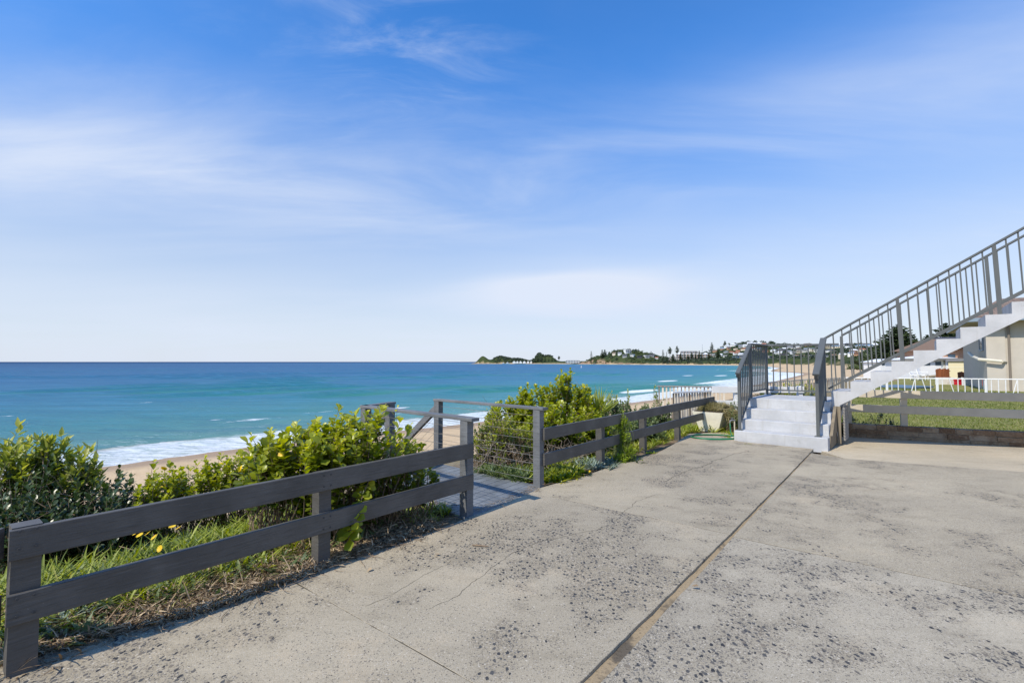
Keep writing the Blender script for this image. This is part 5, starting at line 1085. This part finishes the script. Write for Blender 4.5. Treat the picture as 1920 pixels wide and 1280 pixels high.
# ================================================================== NEAR VEGETATION
def gz1(x, y): return float(ground_h(np.array([x]), np.array([y]))[0])
# leaf template: folded blade with drooping tip; (x across, y along, z up)
def leaf_tpl(w, fold=.25, droop=.25, shape='oval'):
    if shape == 'oval': ws = [.0, .62, 1.0, .80, .0]; ts = [0, .25, .52, .80, 1.0]
    elif shape == 'lance': ws = [.0, .8, 1.0, .55, .0]; ts = [0, .22, .45, .75, 1.0]
    else: ws = [.0, .45, .85, 1.0, .0]; ts = [0, .25, .5, .78, 1.0]
    V = []; 
    for a, t in zip(ws, ts): V += [(-a*w, t, fold*a*w-droop*t*t), (0, t, -droop*t*t), (a*w, t, fold*a*w-droop*t*t)]
    F = []
    for i in range(4): b = 3*i; F += [(b, b+1, b+4, b+3), (b+1, b+2, b+5, b+4)]
    return np.array(V), np.array(F)
def place_leaves(name, P, D, N_, S, tpl, m, parent, rnd, label=None):
    """P base points, D directions, N_ approximate normals, S lengths"""
    V0, F0 = tpl; P = np.asarray(P); D = np.asarray(D, float); N_ = np.asarray(N_, float); S = np.asarray(S, float); n = len(P)
    D /= np.linalg.norm(D, axis=1)[:, None]; X = np.cross(D, N_); X /= np.linalg.norm(X, axis=1)[:, None]+1e-9; Z = np.cross(X, D)
    V = P[:, None]+S[:, None, None]*(V0[None, :, 0:1]*X[:, None]+V0[None, :, 1:2]*D[:, None]+V0[None, :, 2:3]*Z[:, None])
    F = F0[None]+(np.arange(n)*len(V0))[:, None, None]
    o = npmesh(name, V.reshape(-1, 3), F.reshape(-1, 4), m, parent, fattr=dict(rnd=np.repeat(np.clip(rnd, 0, 1), len(F0))), smooth=True)
    if label: o['label'] = label
    return o
def stems_mesh(paths, rads, m, parent, name='stems', n=4):
    mb = MB()
    for p, r in zip(paths, rads): mb.tube(p, r, n, cap=False)
    return mb.build(name, m, parent)
def grow(r, base, top, k=7, wig=.04):
    """curved stem from base to top"""
    base = np.array(base); top = np.array(top); L = np.linalg.norm(top-base); t = np.linspace(0, 1, k)[:, None]
    mid = base*.45+top*.55; mid[:2] = base[:2]*.62+top[:2]*.38
    p = (1-t)**2*base+2*t*(1-t)*mid+t*t*top; p[1:-1] += r.normal(size=(k-2, 3))*L*wig; return p
def shrub(name, label, blobs, spec, seed, group=None, flowers=0, cat='shrub', base_c=None, inner=0):
    """blobs: (x, y, z, rx, ry, rz, nstems, nleaf) crown lumps in world space; stems root near the ground below each lump"""
    r = np.random.default_rng(seed); c0 = np.array(blobs[0][:2]); root = empty(name, (c0[0], c0[1], gz1(*c0)), 0, label, cat, group); o = np.array(root.location)
    paths = []; rads = []; P = []; D = []; N_ = []; S = []; Rn = []; tips = []
    for bx, by, bz, rx, ry, rz, ns, nl in blobs:
        for i in range(ns):
            d = r.normal(size=3); d /= np.linalg.norm(d); d[2] = abs(d[2])*1.05-.25*(r.random() < .35); q = (spec.get('shell', .62)+(1-spec.get('shell', .62))*r.random()**.7)
            top = np.array([bx+d[0]*rx*q, by+d[1]*ry*q, bz+d[2]*rz*q*(1 if r.random() > spec.get('spike', .06) else 1.28)])
            gx_, gy_ = bx+(top[0]-bx)*.35+r.normal()*.06, by+(top[1]-by)*.35+r.normal()*.06
            if 'root' in spec: gx_, gy_ = gx_+spec['root'][0], gy_+spec['root'][1]
            zb = gz1(gx_, gy_)-.02; bs_ = np.array([gx_, gy_, min(zb, top[2]-.05)])
            p = grow(r, bs_, top)
            if i % spec.get('stemevery', 1) == 0: paths.append(p-o); rads.append(list(np.linspace(spec.get('sr', .006), .0015, len(p))))
            up = p[-1]-p[-3]; up /= np.linalg.norm(up); tips.append(p[-1]); f0 = spec.get('from', .55); L = np.linalg.norm(p[-1]-p[0])
            span = min(spec.get('span', .35), L*(1-f0)+.02)
            for j in range(nl):
                u = j/max(1, nl-1); dist = span*(1-u)**1.2; pos = p[-1]-up*dist+r.normal(size=3)*.006
                a = j*2.4+r.random()*.7; s1 = np.cross(up, [.3, .2, .9]); s1 /= np.linalg.norm(s1); s2 = np.cross(up, s1)
                rad_ = s1*math.cos(a)+s2*math.sin(a); el = .25+.75*u*spec.get('upright', 1.0); dd = rad_*(1-.55*u)+up*el*.8+np.array([0, 0, .12])
                P.append(pos-o); D.append(dd+r.normal(size=3)*.18); N_.append(up*.8+np.array([0, 0, .5])-rad_*.2+r.normal(size=3)*.25)
                S.append(spec['len']*(.48+.80*r.random())*(1-.45*max(0, u-.75)/.25*spec.get('tipsmall', 1)))
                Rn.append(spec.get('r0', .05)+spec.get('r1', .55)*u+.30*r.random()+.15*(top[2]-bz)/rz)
        for i in range(inner):
            t = r.normal(size=3); t /= np.linalg.norm(t); a = np.array([bx, by, bz])+t*np.array([rx, ry, rz])*r.random()*.9; b = a+r.normal(size=3)*.10
            paths.append(np.array([a, (a+b)/2+r.normal(size=3)*.02, b])-o); rads.append([.004, .003, .001])
    stems_mesh(paths, rads, spec.get('stem', M['stem']), root)
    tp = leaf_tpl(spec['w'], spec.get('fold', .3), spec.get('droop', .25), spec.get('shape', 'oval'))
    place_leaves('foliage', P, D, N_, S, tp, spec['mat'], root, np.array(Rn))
    for i in range(flowers):
        t = tips[int(r.integers(len(tips)))]; flower(root, t-o+np.array([0, 0, .01]), .028 if spec.get('fl', 0) == 0 else spec['fl'], r, spec.get('ftilt', .6))
    return root
def flower(parent, pos, rad, r, tilt=.5):
    n = 12; ax = r.normal(size=3)*tilt+np.array([-.4, -.6, 1.0]); ax /= np.linalg.norm(ax); s1 = np.cross(ax, [1, 0, .1]); s1 /= np.linalg.norm(s1); s2 = np.cross(ax, s1)
    D = [s1*math.cos(k*2*math.pi/n)+s2*math.sin(k*2*math.pi/n)+ax*.25 for k in range(n)]
    return place_leaves('flower', np.tile(pos, (n, 1)), D, np.tile(ax, (n, 1)), np.full(n, rad), leaf_tpl(.22, .05, .1), M['petal'], parent, r.random(n))
def B(px, ptop, Y, rx, ry, rz, ns, nl):
    """lump whose top shows at photo row ptop"""
    t = at(px, ptop, Y); return (t.x, t.y, t.z-rz, rx, ry, rz, ns, nl)
GLOSS = dict(len=.074, w=.36, mat=M['lf_bright'], shape='round', droop=.22, fold=.28, span=.30, sr=.006, stem=M['stem'], r1=.50)
# bright glossy shrub spilling over the fence (several plants)
shrub('glossy_shrub', 'tall bright green glossy-leaved shrub with thin bare stems by the deck', [B(645, 766, 3.85, .28, .26, .34, 36, 20), B(692, 748, 4.0, .20, .20, .42, 20, 18), B(738, 790, 4.15, .24, .22, .34, 20, 13), B(775, 812, 4.3, .20, .16, .3, 16, 11), B(720, 775, 4.05, .30, .2, .3, 9, 8)], dict(GLOSS, spike=.22, shell=.45, sr=.007, root=(-.13, .12)), 201, 'glossy shrubs along the fence')
shrub('glossy_shrub', 'bright green glossy-leaved shrub with yellow flowers left of the tall bare-stemmed one', [B(575, 778, 3.75, .30, .28, .34, 46, 22), B(515, 804, 3.7, .26, .26, .32, 36, 22), B(605, 800, 3.65, .26, .2, .32, 30, 20)], dict(GLOSS, spike=.18, shell=.5, root=(-.12, .11)), 202, 'glossy shrubs along the fence', flowers=4)
G3 = dict(GLOSS, len=.052, span=.24)
shrub('glossy_shrub', 'low bright green shrub with few yellow flowers behind the middle of the near fence', [B(435, 848, 4.5, .36, .28, .32, 64, 24), B(370, 866, 4.35, .34, .26, .30, 54, 22), B(485, 832, 4.6, .26, .22, .32, 40, 22)], G3, 203, 'glossy shrubs along the fence', flowers=4)
shrub('glossy_shrub', 'small bright green shrub with yellow tips beside the dark bush', [B(312, 858, 4.2, .20, .18, .30, 30, 20), B(285, 885, 4.0, .16, .16, .26, 22, 20)], G3, 204, 'glossy shrubs along the fence', flowers=3)
# lower leaves darkened in colour to stand for shade; sprig hanging through the rails
shrub('glossy_shrub', 'lower growth of the glossy shrub, coloured darker for shade, between the two rails', [B(720, 880, 4.2, .26, .16, .20, 28, 16), B(660, 900, 3.95, .25, .16, .22, 26, 16), B(590, 905, 3.8, .2, .16, .22, 18, 16), B(790, 880, 4.5, .18, .12, .12, 14, 12)], dict(GLOSS, mat=M['lf_bright'], r1=.25, r0=0), 205, 'glossy shrubs along the fence')
def sprig():
    r = np.random.default_rng(9); p0 = at(700, 880, 3.86); pts = [at(706, 860, 3.95), at(690, 905, 3.80), at(672, 950, 3.62), at(660, 985, 3.55), at(652, 1015, 3.5)]
    root = empty('leafy_sprig', pts[0], 0, 'leafy green sprig hanging through the fence down to the concrete', 'sprig'); o = Vector(root.location)
    mb = MB(); mb.tube([p-o for p in pts], [.005, .004, .0035, .003, .002], 5); mb.build('stem', M['stem'], root)
    P = []; D = []; N_ = []; S = []
    for i in range(46):
        t = .15+.85*i/45; k = min(3, int(t*4)); q = pts[k].lerp(pts[k+1], t*4-k)-o; a = i*2.4
        P.append(q); D.append((math.cos(a), math.sin(a)*.8-.2, -.15+.5*r.random())); N_.append((-.3, -.6, .8)); S.append(.045+.05*t*r.random()+.02)
    place_leaves('foliage', P, D, N_, S, leaf_tpl(.38, .25, .3, 'round'), M['lf_bright'], root, .35+.6*r.random(46))
sprig()
# dark bush at the far left with olive tips
DK = dict(len=.056, w=.27, mat=M['lf_dark'], shape='oval', droop=.15, fold=.2, span=.42, sr=.005, r1=.35, shell=.35, spike=.05)
shrub('dark_shrub', 'large dark-leaved shrub filling the left edge behind the fence', [B(40, 862, 3.8, .55, .4, .50, 110, 24), B(140, 868, 4.0, .45, .4, .46, 95, 24), B(215, 900, 3.9, .30, .3, .42, 60, 24), B(-60, 860, 3.9, .4, .4, .5, 60, 22), B(60, 900, 3.6, .5, .3, .40, 80, 22), B(165, 915, 3.75, .40, .25, .38, 60, 22)], DK, 211, inner=40)
shrub('dark_shrub', 'small dark shrub with pointed twigs between the dark bush and the yellow-tipped shrub', [B(262, 900, 4.1, .22, .2, .36, 36, 22), B(235, 880, 4.4, .18, .16, .36, 20, 20)], dict(DK, spike=.25), 212, inner=16)
OL = dict(len=.095, w=.19, mat=M['lf_olive'], shape='lance', droop=.1, fold=.3, span=.22, sr=.0035, r1=.4, shell=.6, spike=.25, upright=1.2, **{'from': .8})
shrub('olive_shrub', 'airy olive-yellow leaved shrub rising above the dark bush at the left edge', [B(18, 815, 3.9, .24, .2, .36, 44, 14), B(65, 808, 4.0, .20, .2, .36, 34, 14), B(112, 815, 4.1, .24, .2, .36, 40, 14), B(158, 842, 4.1, .16, .2, .30, 20, 13)], OL, 213)
shrub('olive_shrub', 'thin sprig of grey-green leaves standing above the right end of the dark bush', [B(138, 812, 4.5, .06, .06, .3, 5, 12)], dict(OL, mat=M['lf_grey'], len=.06), 214)
# right of the gate
C_ = dict(GLOSS, len=.078, w=.36, span=.34, r0=.0)
shrub('broadleaf_shrub', 'big bright green broad-leaved shrub behind the fence right of the deck', [B(1058, 698, 8.0, .46, .4, .62, 90, 24), B(1005, 716, 7.8, .50, .4, .58, 95, 24), B(1098, 738, 7.9, .40, .4, .56, 70, 24), B(955, 742, 7.6, .44, .4, .50, 75, 24), B(1040, 755, 7.2, .55, .3, .46, 80, 24), B(1100, 765, 7.5, .40, .3, .40, 60, 24), B(1096, 710, 8.3, .12, .12, .4, 12, 20)], C_, 221, inner=20, flowers=2)
shrub('woody_shrub', 'clipped woody shrub with small leaves and bare grey twigs behind the deck wires', [B(935, 772, 6.75, .36, .36, .46, 130, 14), B(965, 785, 6.6, .34, .3, .42, 100, 14), B(905, 790, 6.8, .22, .3, .4, 60, 14)], dict(GLOSS, len=.036, span=.14, sr=.006, spike=.12, r0=.05, shell=.75), 222, inner=20)
def dead_twigs(name, label, box, n, seed, m=None):
    r = np.random.default_rng(seed); x0, y0, x1, y1, zt = box; root = empty(name, ((x0+x1)/2, (y0+y1)/2, gz1((x0+x1)/2, (y0+y1)/2)), 0, label, 'shrub'); o = Vector(root.location); mb = MB()
    for i in range(n):
        x, y = r.uniform(x0, x1), r.uniform(y0, y1)
        if fence_d(x, y) < .25: continue
        z = gz1(x, y); p = Vector((x, y, z+r.random()*zt*.5)); pts = [p]; d = Vector(r.normal(size=3)*.7+np.array([0, 0, .5]))
        for k in range(5): d = (d+Vector(r.normal(size=3))*.6).normalized(); p = p+d*.07; pts.append(p)
        mb.tube([q-o for q in pts], list(np.linspace(.0045, .001, 6)), 4, cap=False)
    mb.build('twigs', m or M['deadwood'], root); return root
dead_twigs('dry_shrub', 'tangle of bare grey twigs under the clipped shrub', (-.45, 6.0, .55, 7.0, .70), 170, 41)
dead_twigs('dry_shrub', 'bare twigs showing between the rails right of the deck', (.6, 6.3, 1.6, 7.6, .55), 150, 42)
# spiky plant, pale airy shrubs
def spiky(name, label, x, y, z, n, L, w, m, seed, spread=.8):
    r = np.random.default_rng(seed); root = empty(name, (x, y, z), 0, label, 'plant'); D = r.normal(size=(n, 3))*spread; D[:, 2] = np.abs(D[:, 2])+.7
    place_leaves('leaves', np.zeros((n, 3)), D, r.normal(size=(n, 3)), L*(.7+.4*r.random(n)), leaf_tpl(w, .5, .12, 'lance'), m, root, .4+.5*r.random(n)); return root
q = at(1122, 770, 8.4); spiky('spiky_plant', 'pale green spiky sword-leaved plant behind the broad-leaved shrub', q.x, q.y, q.z-.1, 70, .52, .035, M['lf_olive'], 51, .6)
E_ = dict(len=.070, w=.26, mat=M['lf_grey'], shape='lance', droop=.1, fold=.2, span=.30, sr=.004, r1=.5, shell=.45, spike=.16)
shrub('grey_shrub', 'airy grey-green shrub with upright sprigs right of the spiky plant', [B(1150, 742, 9.2, .38, .3, .44, 80, 20), B(1186, 752, 9.4, .44, .3, .42, 90, 20), B(1228, 750, 10.0, .42, .3, .42, 80, 20), B(1205, 780, 8.8, .5, .3, .40, 100, 20), B(1150, 775, 8.4, .4, .3, .40, 80, 20)], E_, 231)
shrub('grey_shrub', 'tall thin yellowish sprigs standing up from the grey-green shrub', [B(1150, 722, 9.4, .14, .1, .3, 10, 16), B(1177, 720, 9.9, .05, .05, .35, 4, 18), B(1229, 706, 10.3, .05, .05, .45, 6, 22)], dict(E_, mat=M['lf_olive'], len=.055, spike=.4), 232)
shrub('leafy_shrub', 'mixed green shrub behind the fence between the lime creeper and the planter', [B(1235, 782, 9.9, .40, .3, .36, 60, 18), B(1262, 800, 9.7, .22, .25, .26, 30, 18), B(1195, 800, 8.9, .4, .25, .3, 50, 18)], dict(GLOSS, mat=M['lf_dark'], len=.05, r1=.8), 233, flowers=1)
shrub('leafy_shrub', 'low dark green growth under the fence right of the lime creeper', [B(1225, 832, 8.5, .30, .25, .20, 50, 16), B(1195, 835, 8.0, .25, .2, .20, 40, 16), B(1250, 822, 9.2, .2, .2, .16, 26, 16), B(1130, 850, 7.0, .3, .2, .2, 34, 16)], dict(GLOSS, len=.04, r1=.5, span=.14, sr=.003), 234)
shrub('lime_creeper', 'bright lime green creeper draped over the fence rails and onto the concrete', [B(1163, 772, 7.02, .15, .10, .16, 80, 12), B(1168, 800, 6.98, .13, .08, .16, 100, 12), B(1176, 828, 6.95, .14, .08, .15, 100, 12), B(1166, 850, 6.85, .14, .08, .10, 50, 12), B(1190, 858, 6.95, .18, .08, .07, 40, 12)], dict(len=.030, w=.30, mat=M['lf_lime'], shape='oval', droop=.2, fold=.2, span=.12, sr=.0025, r1=.5, shell=.3, stem=M['stemgreen']), 235, cat='creeper')
shrub('leafy_weed', 'small tuft of lime weeds on the edge of the concrete right of the creeper', [B(1222, 848, 7.65, .13, .05, .05, 26, 10)], dict(len=.035, w=.22, mat=M['lf_lime'], span=.06, sr=.002, stem=M['stemgreen']), 236, cat='weed')
# ground covers: clumps of strap leaves
def clump_field(name, label, poly_fn, n, L, w, m, seed, per=14, cat=None, kind=None, hscale=1.0, flowers=0, lean=.6, shape='lance', droop=.5, zoff=0.0, froot=None):
    r = np.random.default_rng(seed); pts = poly_fn(r, n); n = len(pts); x, y = pts[:, 0], pts[:, 1]; z = ground_h(x, y)+zoff
    idx = np.repeat(np.arange(n), per); k = len(idx); P = np.stack([x[idx], y[idx], z[idx]], 1)+r.normal(size=(k, 3))*[.02, .02, .004]
    D = r.normal(size=(k, 3))*lean; D[:, 2] = np.abs(D[:, 2])*.5+.75*hscale; N_ = np.array([0, 0, 1.0])+r.normal(size=(k, 3))*.2+D*[-.9, -.9, 0]
    rnd = np.clip(.35*r.random(n)[idx]+.65*r.random(k), 0, 1)
    if cat:
        root = empty(name, (float(x.mean()), float(y.mean()), float(z.mean())), 0, label, cat); o = np.array(root.location)
        place_leaves('leaves', P-o, D, N_, L*(.6+.6*r.random(k)), leaf_tpl(w, .3, droop, shape), m, root, rnd)
        for i in range(flowers):
            j = int(r.integers(n)); q = np.array([x[j], y[j], z[j]+L*.85])-o
            if froot is not None: q = np.array(froot[i % len(froot)])-o
            flower(root, q, .021, r, .25)
        return root
    o = place_leaves(name, P, D, N_, L*(.6+.6*r.random(k)), leaf_tpl(w, .3, droop, shape), m, None, rnd); tag(o, label, None, None, kind or 'stuff'); return o
FD = np.array([.62, .785]); FN = np.array([-.785, .62]); FO = np.array([-2.25, 2.2])
def strip(t0, t1, d0, d1, curve=True):
    def f(r, n):
        t = r.uniform(t0, t1, n); d = r.uniform(d0, d1, n); p = FO+FD*t[:, None]+FN*d[:, None]
        return p
    return f
def blobp(px, py, rx, ry, z=0.0):
    def f(r, n):
        a = at(px, py, 1.0); t = (z-CAMH)/(a.z-CAMH); q = r.normal(size=(n, 2))*.5*[rx, ry]; return np.array([a.x*t, t])+q
    return f
clump_field('grass', 'long green and yellowing grass growing behind the near fence', strip(-.1, 2.1, .28, 1.25), 380, .18, .032, M['grass'], 301, per=14, lean=.55)
clump_field('grass', 'long green grass on the slope behind the near fence', strip(-.6, 3.0, 1.0, 2.4), 520, .22, .035, M['grass'], 302, per=10, lean=.5)
clump_field('grass', 'short grass tufts at the foot of the near fence', strip(.35, 1.5, .0, .28), 60, .09, .04, M['grass'], 303, per=12, lean=.8)
clump_field('daisy_plant', 'patch of leafy daisies with yellow flowers behind the lower rail', blobp(265, 985, .34, .22, .12), 90, .11, .11, M['lf_grey'], 304, per=9, cat='plant', zoff=.05, flowers=7, lean=.7,
            froot=[at(255, 1000, 2.95), at(262, 1003, 2.9), at(277, 1000, 2.95), at(289, 1007, 2.9), at(323, 987, 3.0), at(300, 1028, 2.8), at(334, 990, 3.05)])
clump_field('groundcover', 'grey-green daisy leaves spreading through the grass behind the fence', strip(.0, 2.3, .10, 1.3), 420, .12, .13, M['lf_grey'], 320, per=9, lean=.8, zoff=.01)
clump_field('groundcover', 'broad dark green weeds scattered through the grass behind the fence', strip(.0, 2.6, .25, 1.4), 150, .10, .26, M['lf_bright'], 322, per=8, lean=.9, zoff=.02)
clump_field('dry_grass', 'dead straw-coloured grass mixed in along the foot of the fence', strip(.0, 2.6, -.02, .75), 520, .15, .03, M['straw'], 321, per=9, lean=1.0)
clump_field('broad_leaf_plant', 'light green broad upright leaves in the grass near the left fence post', blobp(152, 1030, .05, .05, -.02), 5, .21, .13, M['grass'], 305, per=5, cat='plant', hscale=1.4, lean=.35, droop=.2)
clump_field('silver_plant', 'silvery green rosette plant under the bottom rail at the left', blobp(105, 1170, .10, .08), 22, .11, .09, M['lf_silver'], 306, per=10, cat='plant', lean=.9, zoff=.02)
clump_field('silver_plant', 'small silvery plant in the dry litter left of the middle fence post', blobp(460, 1068, .08, .06), 10, .09, .11, M['lf_silver'], 307, per=10, cat='plant', lean=.9)
clump_field('flowering_groundcover', 'bright green groundcover with yellow daisies at the foot of the gate post', lambda r, n: np.array([.56, 5.93])+np.outer(r.uniform(-.30, .55, n), FD*.75)+np.outer(r.uniform(-.16, .16, n), FN), 150, .11, .12, M['lf_bright'], 308, per=10, cat='plant', lean=.8, flowers=3, zoff=.02, froot=[at(1070, 892, 5.85), at(1081, 884, 5.95), at(1105, 884, 6.1)])
clump_field('silver_plant', 'silver-leaved clump between the daisies and the lime creeper', lambda r, n: np.array([1.12, 6.62])+r.normal(size=(n, 2))*[.16, .13], 70, .12, .08, M['lf_silver'], 309, per=10, cat='plant', lean=.8, zoff=.02)
clump_field('fern_like_weed', 'dark feathery green plant on the ground between the silver clump and the creeper', lambda r, n: np.array([1.35, 6.95])+r.normal(size=(n, 2))*[.16, .12], 90, .10, .10, M['lf_dark'], 310, per=10, cat='plant', lean=.9, zoff=.02)
clump_field('grass', 'mixed weeds and grass behind the right hand fence', lambda r, n: np.array([.33, 5.56])+np.outer(r.uniform(.1, 6.2, n), [.627, .779])+np.outer(r.uniform(.05, 1.0, n), FN), 700, .14, .06, M['grass'], 311, per=9, lean=.7)
clump_field('grass', 'green weeds beside the deck between the rail and the clipped shrub', lambda r, n: np.array([.15, 5.75])+np.outer(r.uniform(-.0, .32, n), [.62, .785])+np.outer(r.uniform(.05, 1.1, n), FN), 120, .15, .07, M['lf_grey'], 312, per=10, lean=.6)
clump_field('grass', 'grass at the near side of the deck', strip(2.35, 2.95, .12, .5), 60, .12, .06, M['grass'], 313, per=9, lean=.7)
clump_field('grass', 'green and dry weeds growing round the planter and tap', lambda r, n: np.array([4.28, 9.25])+r.normal(size=(n, 2))*[.14, .30], 190, .09, .08, M['lf_lime'], 314, per=9, lean=.8)
clump_field('grass', 'green weeds behind the planter and along the white fence', lambda r, n: np.array([4.6, 10.2])+r.normal(size=(n, 2))*[.45, .25], 220, .20, .06, M['grass'], 315, per=9, lean=.6)
# thatch of brown grass spilling out of the planter
def thatch():
    r = np.random.default_rng(77); n = 4200; ca, sa = math.cos(R(-42)), math.sin(R(-42)); ux, uy = r.uniform(-.22, .42, n), r.uniform(.02, .72, n)
    x = 3.93+ux*ca-uy*sa; y = 9.80+ux*sa+uy*ca; hgt = .39+.02*r.random(n)+.09*np.sin(np.clip((ux+.25)/.7, 0, 1)*math.pi)*np.sin(np.clip(uy/.7, 0, 1)*math.pi)
    drop = np.clip(ux-.24, 0, 1)*1.3; P = np.stack([x, y, hgt-drop*r.random(n)], 1); D = np.stack([r.normal(size=n)*.4+.35*(ux > .1)+.15, r.normal(size=n)*.4+.15, .45+.5*r.random(n)-.9*(ux > .24)], 1)
    o = place_leaves('planter_grass', P, D, r.normal(size=(n, 3))+[0, 0, 1], .09*(.6+.8*r.random(n)), leaf_tpl(.035, .3, .5, 'lance'), M['thatch'], None, r.random(n)*(.5+.5*(ux > .05))); tag(o, 'brown and green matted grass filling and overflowing the cream planter', None, None, 'stuff')
thatch()
shrub('green_shrub', 'green shrub between the planter and the steps', [B(1372, 768, 9.7, .12, .16, .24, 30, 14), B(1378, 745, 10.3, .10, .16, .22, 22, 14)], dict(GLOSS, mat=M['lf_grey'], len=.045), 241)
shrub('green_shrub', 'leafy green shrub showing behind the landing rail', [B(1478, 716, 11.8, .34, .3, .34, 50, 16), B(1510, 712, 12.2, .34, .3, .4, 50, 16), B(1442, 728, 11.3, .2, .2, .25, 24, 16)], dict(GLOSS, len=.055), 242)
shrub('green_shrub', 'grey leaved seedlings poking up behind the right end of the landing', [B(1512, 728, 10.75, .16, .1, .20, 16, 12), B(1528, 726, 10.7, .10, .1, .2, 8, 12)], dict(GLOSS, mat=M['lf_silver'], len=.05), 243)
q = at(1440, 740, 11.0); spiky('spiky_plant', 'dark strap-leaved plant at the back left corner of the landing', q.x, q.y, q.z-.25, 46, .50, .045, M['lf_dark'], 52, .5)
shrub('dark_creeper', 'dark green creeper growing over the left end of the sandstone wall', [B(1592, 778, 10.2, .22, .2, .22, 46, 14), B(1630, 790, 9.95, .30, .15, .14, 40, 14), B(1592, 795, 9.72, .25, .05, .12, 40, 14)], dict(GLOSS, mat=M['lf_dark'], len=.04, span=.12, sr=.003), 244, cat='creeper')
shrub('dark_creeper', 'small dark leggy plant on the wall left of the white fence post', [B(1652, 770, 9.85, .10, .1, .20, 14, 10), B(1675, 782, 9.7, .12, .1, .16, 16, 10), B(1633, 776, 9.95, .08, .08, .18, 10, 8)], dict(GLOSS, mat=M['lf_dark'], len=.036, span=.12, sr=.003), 245, cat='plant')
# dry litter along the edge of the concrete
def litter(name, label, fn, n, seed, L=.05, m='straw', zl=.012):
    r = np.random.default_rng(seed); p = fn(r, n); n = len(p); z = np.where(fence_d(p[:, 0], p[:, 1]) < .35, -.03, ground_h(p[:, 0], p[:, 1])); 
    P = np.stack([p[:, 0], p[:, 1], z+r.random(n)*zl+.004], 1); D = r.normal(size=(n, 3)); D[:, 2] *= .22
    o = place_leaves(name, P, D, r.normal(size=(n, 3))*.5+[0, 0, 1], L*(.3+1.1*r.random(n)**2), leaf_tpl(.055, .4, .15, 'lance'), M[m], None, r.random(n)); tag(o, label, None, None, 'stuff'); return o
def edge_strip(d0, d1, t0, t1):
    def f(r, n):
        t = r.uniform(t0, t1, n); E_ = np.array(EDGE[1:12]); seg = np.hypot(*(np.diff(E_, axis=0).T)); cs = np.concatenate([[0], np.cumsum(seg)]); t = t*cs[-1]
        x = np.interp(t, cs, E_[:, 0]); y = np.interp(t, cs, E_[:, 1]); d = d0+(d1-d0)*r.random(n)**1.3; return np.stack([x+FN[0]*d, y+FN[1]*d], 1)
    return f
litter('dry_litter', 'dry straw, dead leaves and twigs along the edge of the near concrete', edge_strip(-.02, .62, .0, .42), 26000, 401, .055, zl=.07)
litter('dry_litter', 'dry litter under the shrubs beside the deck', edge_strip(.0, .38, .27, .40), 5000, 402, .06, zl=.07)
litter('dry_litter', 'dead leaves along the far part of the concrete edge', edge_strip(-.01, .16, .5, 1.0), 3500, 403, .035, zl=.02)
litter('dry_litter', 'litter on the ground among the fence shrubs', strip(-.3, 3.1, .3, 2.2), 9000, 404, .07, zl=.04)
def sticks(name, label, fn, n, seed):
    r = np.random.default_rng(seed); p = fn(r, n); mb = MB()
    for x, y in p:
        z = .006 if fence_d(x, y) < .05 else max(-.02, float(ground_h(np.array([x]), np.array([y]))[0])+.01); th = r.uniform(0, 6.28); q = Vector((x, y, z+r.random()*.02)); pts = [q]
        for k in range(3): th += r.normal()*.5; q = q+Vector((math.cos(th), math.sin(th), r.normal()*.08))*r.uniform(.02, .05); pts.append(q)
        mb.tube(pts, [.0022, .002, .0016, .001], 4, cap=False)
    o = mb.build(name, M['stem']); tag(o, label, None, None, 'stuff')
sticks('twig_litter', 'thin broken twigs scattered over the edge of the near concrete', edge_strip(-.10, .40, .0, .45), 260, 431)
sticks('twig_litter', 'a few thin twigs under the far shrubs', edge_strip(-.05, .2, .5, 1.0), 90, 432)
def bits(name, label, pts, L, m, cat='leaf', group=None):
    r = np.random.default_rng(len(pts)*7+int(L*1000))
    for i, (px, py) in enumerate(pts):
        a = at(px, py, 1.0); t = -CAMH/(a.z-CAMH); th = r.uniform(0, 6.28); mb = MB(); P = []
        o = place_leaves(name, [(0, 0, .006)], [(math.cos(th), math.sin(th), .1)], [(0, 0, 1)], [L], leaf_tpl(.28, .5, -.15), m, None, [r.uniform(.5, 1)])
        o.location = (a.x*t, t, 0); yield o
fl = list(bits('dry_leaf', '', [(648, 1062), (688, 1073), (553, 1087), (826, 1041), (895, 1020), (1296, 1100)], .045, M['straw']))
for o, l in zip(fl, ['curled pale dry leaf on the concrete below the hanging sprig', 'second curled pale leaf on the concrete, right of the first below the sprig', 'brown dry leaf lying at the start of the saw cut near the fence', 'small yellow-green leaf alone on the middle slab', 'brown fragment on the middle slab below the bush shadow', 'pale dry leaf lying in the sand of the wide joint']): tag(o, l, 'leaf', 'dry leaves on the concrete')
mb = MB(); p = at(885, 1023, 1.0); t = -CAMH/(p.z-CAMH); mb.tube([(0, 0, .008), (.06, -.015, .01), (.13, -.03, .007)], [.004, .006, .003], 6); o = mb.build('stick', M['stem'], None, (p.x*t, t, 0)); tag(o, 'short brown stick lying on the middle slab', 'stick')
mb = MB(); p = at(62, 1200, 1.0); t = -CAMH/(p.z-CAMH); mb.tube([(0, 0, .0), (.10, -.09, .0)], .012, 8); o = mb.build('pipe', M['palewood'], None, (p.x*t-.02, t+.06, -.005)); tag(o, 'short grey pipe end lying beside the left fence post', 'pipe')
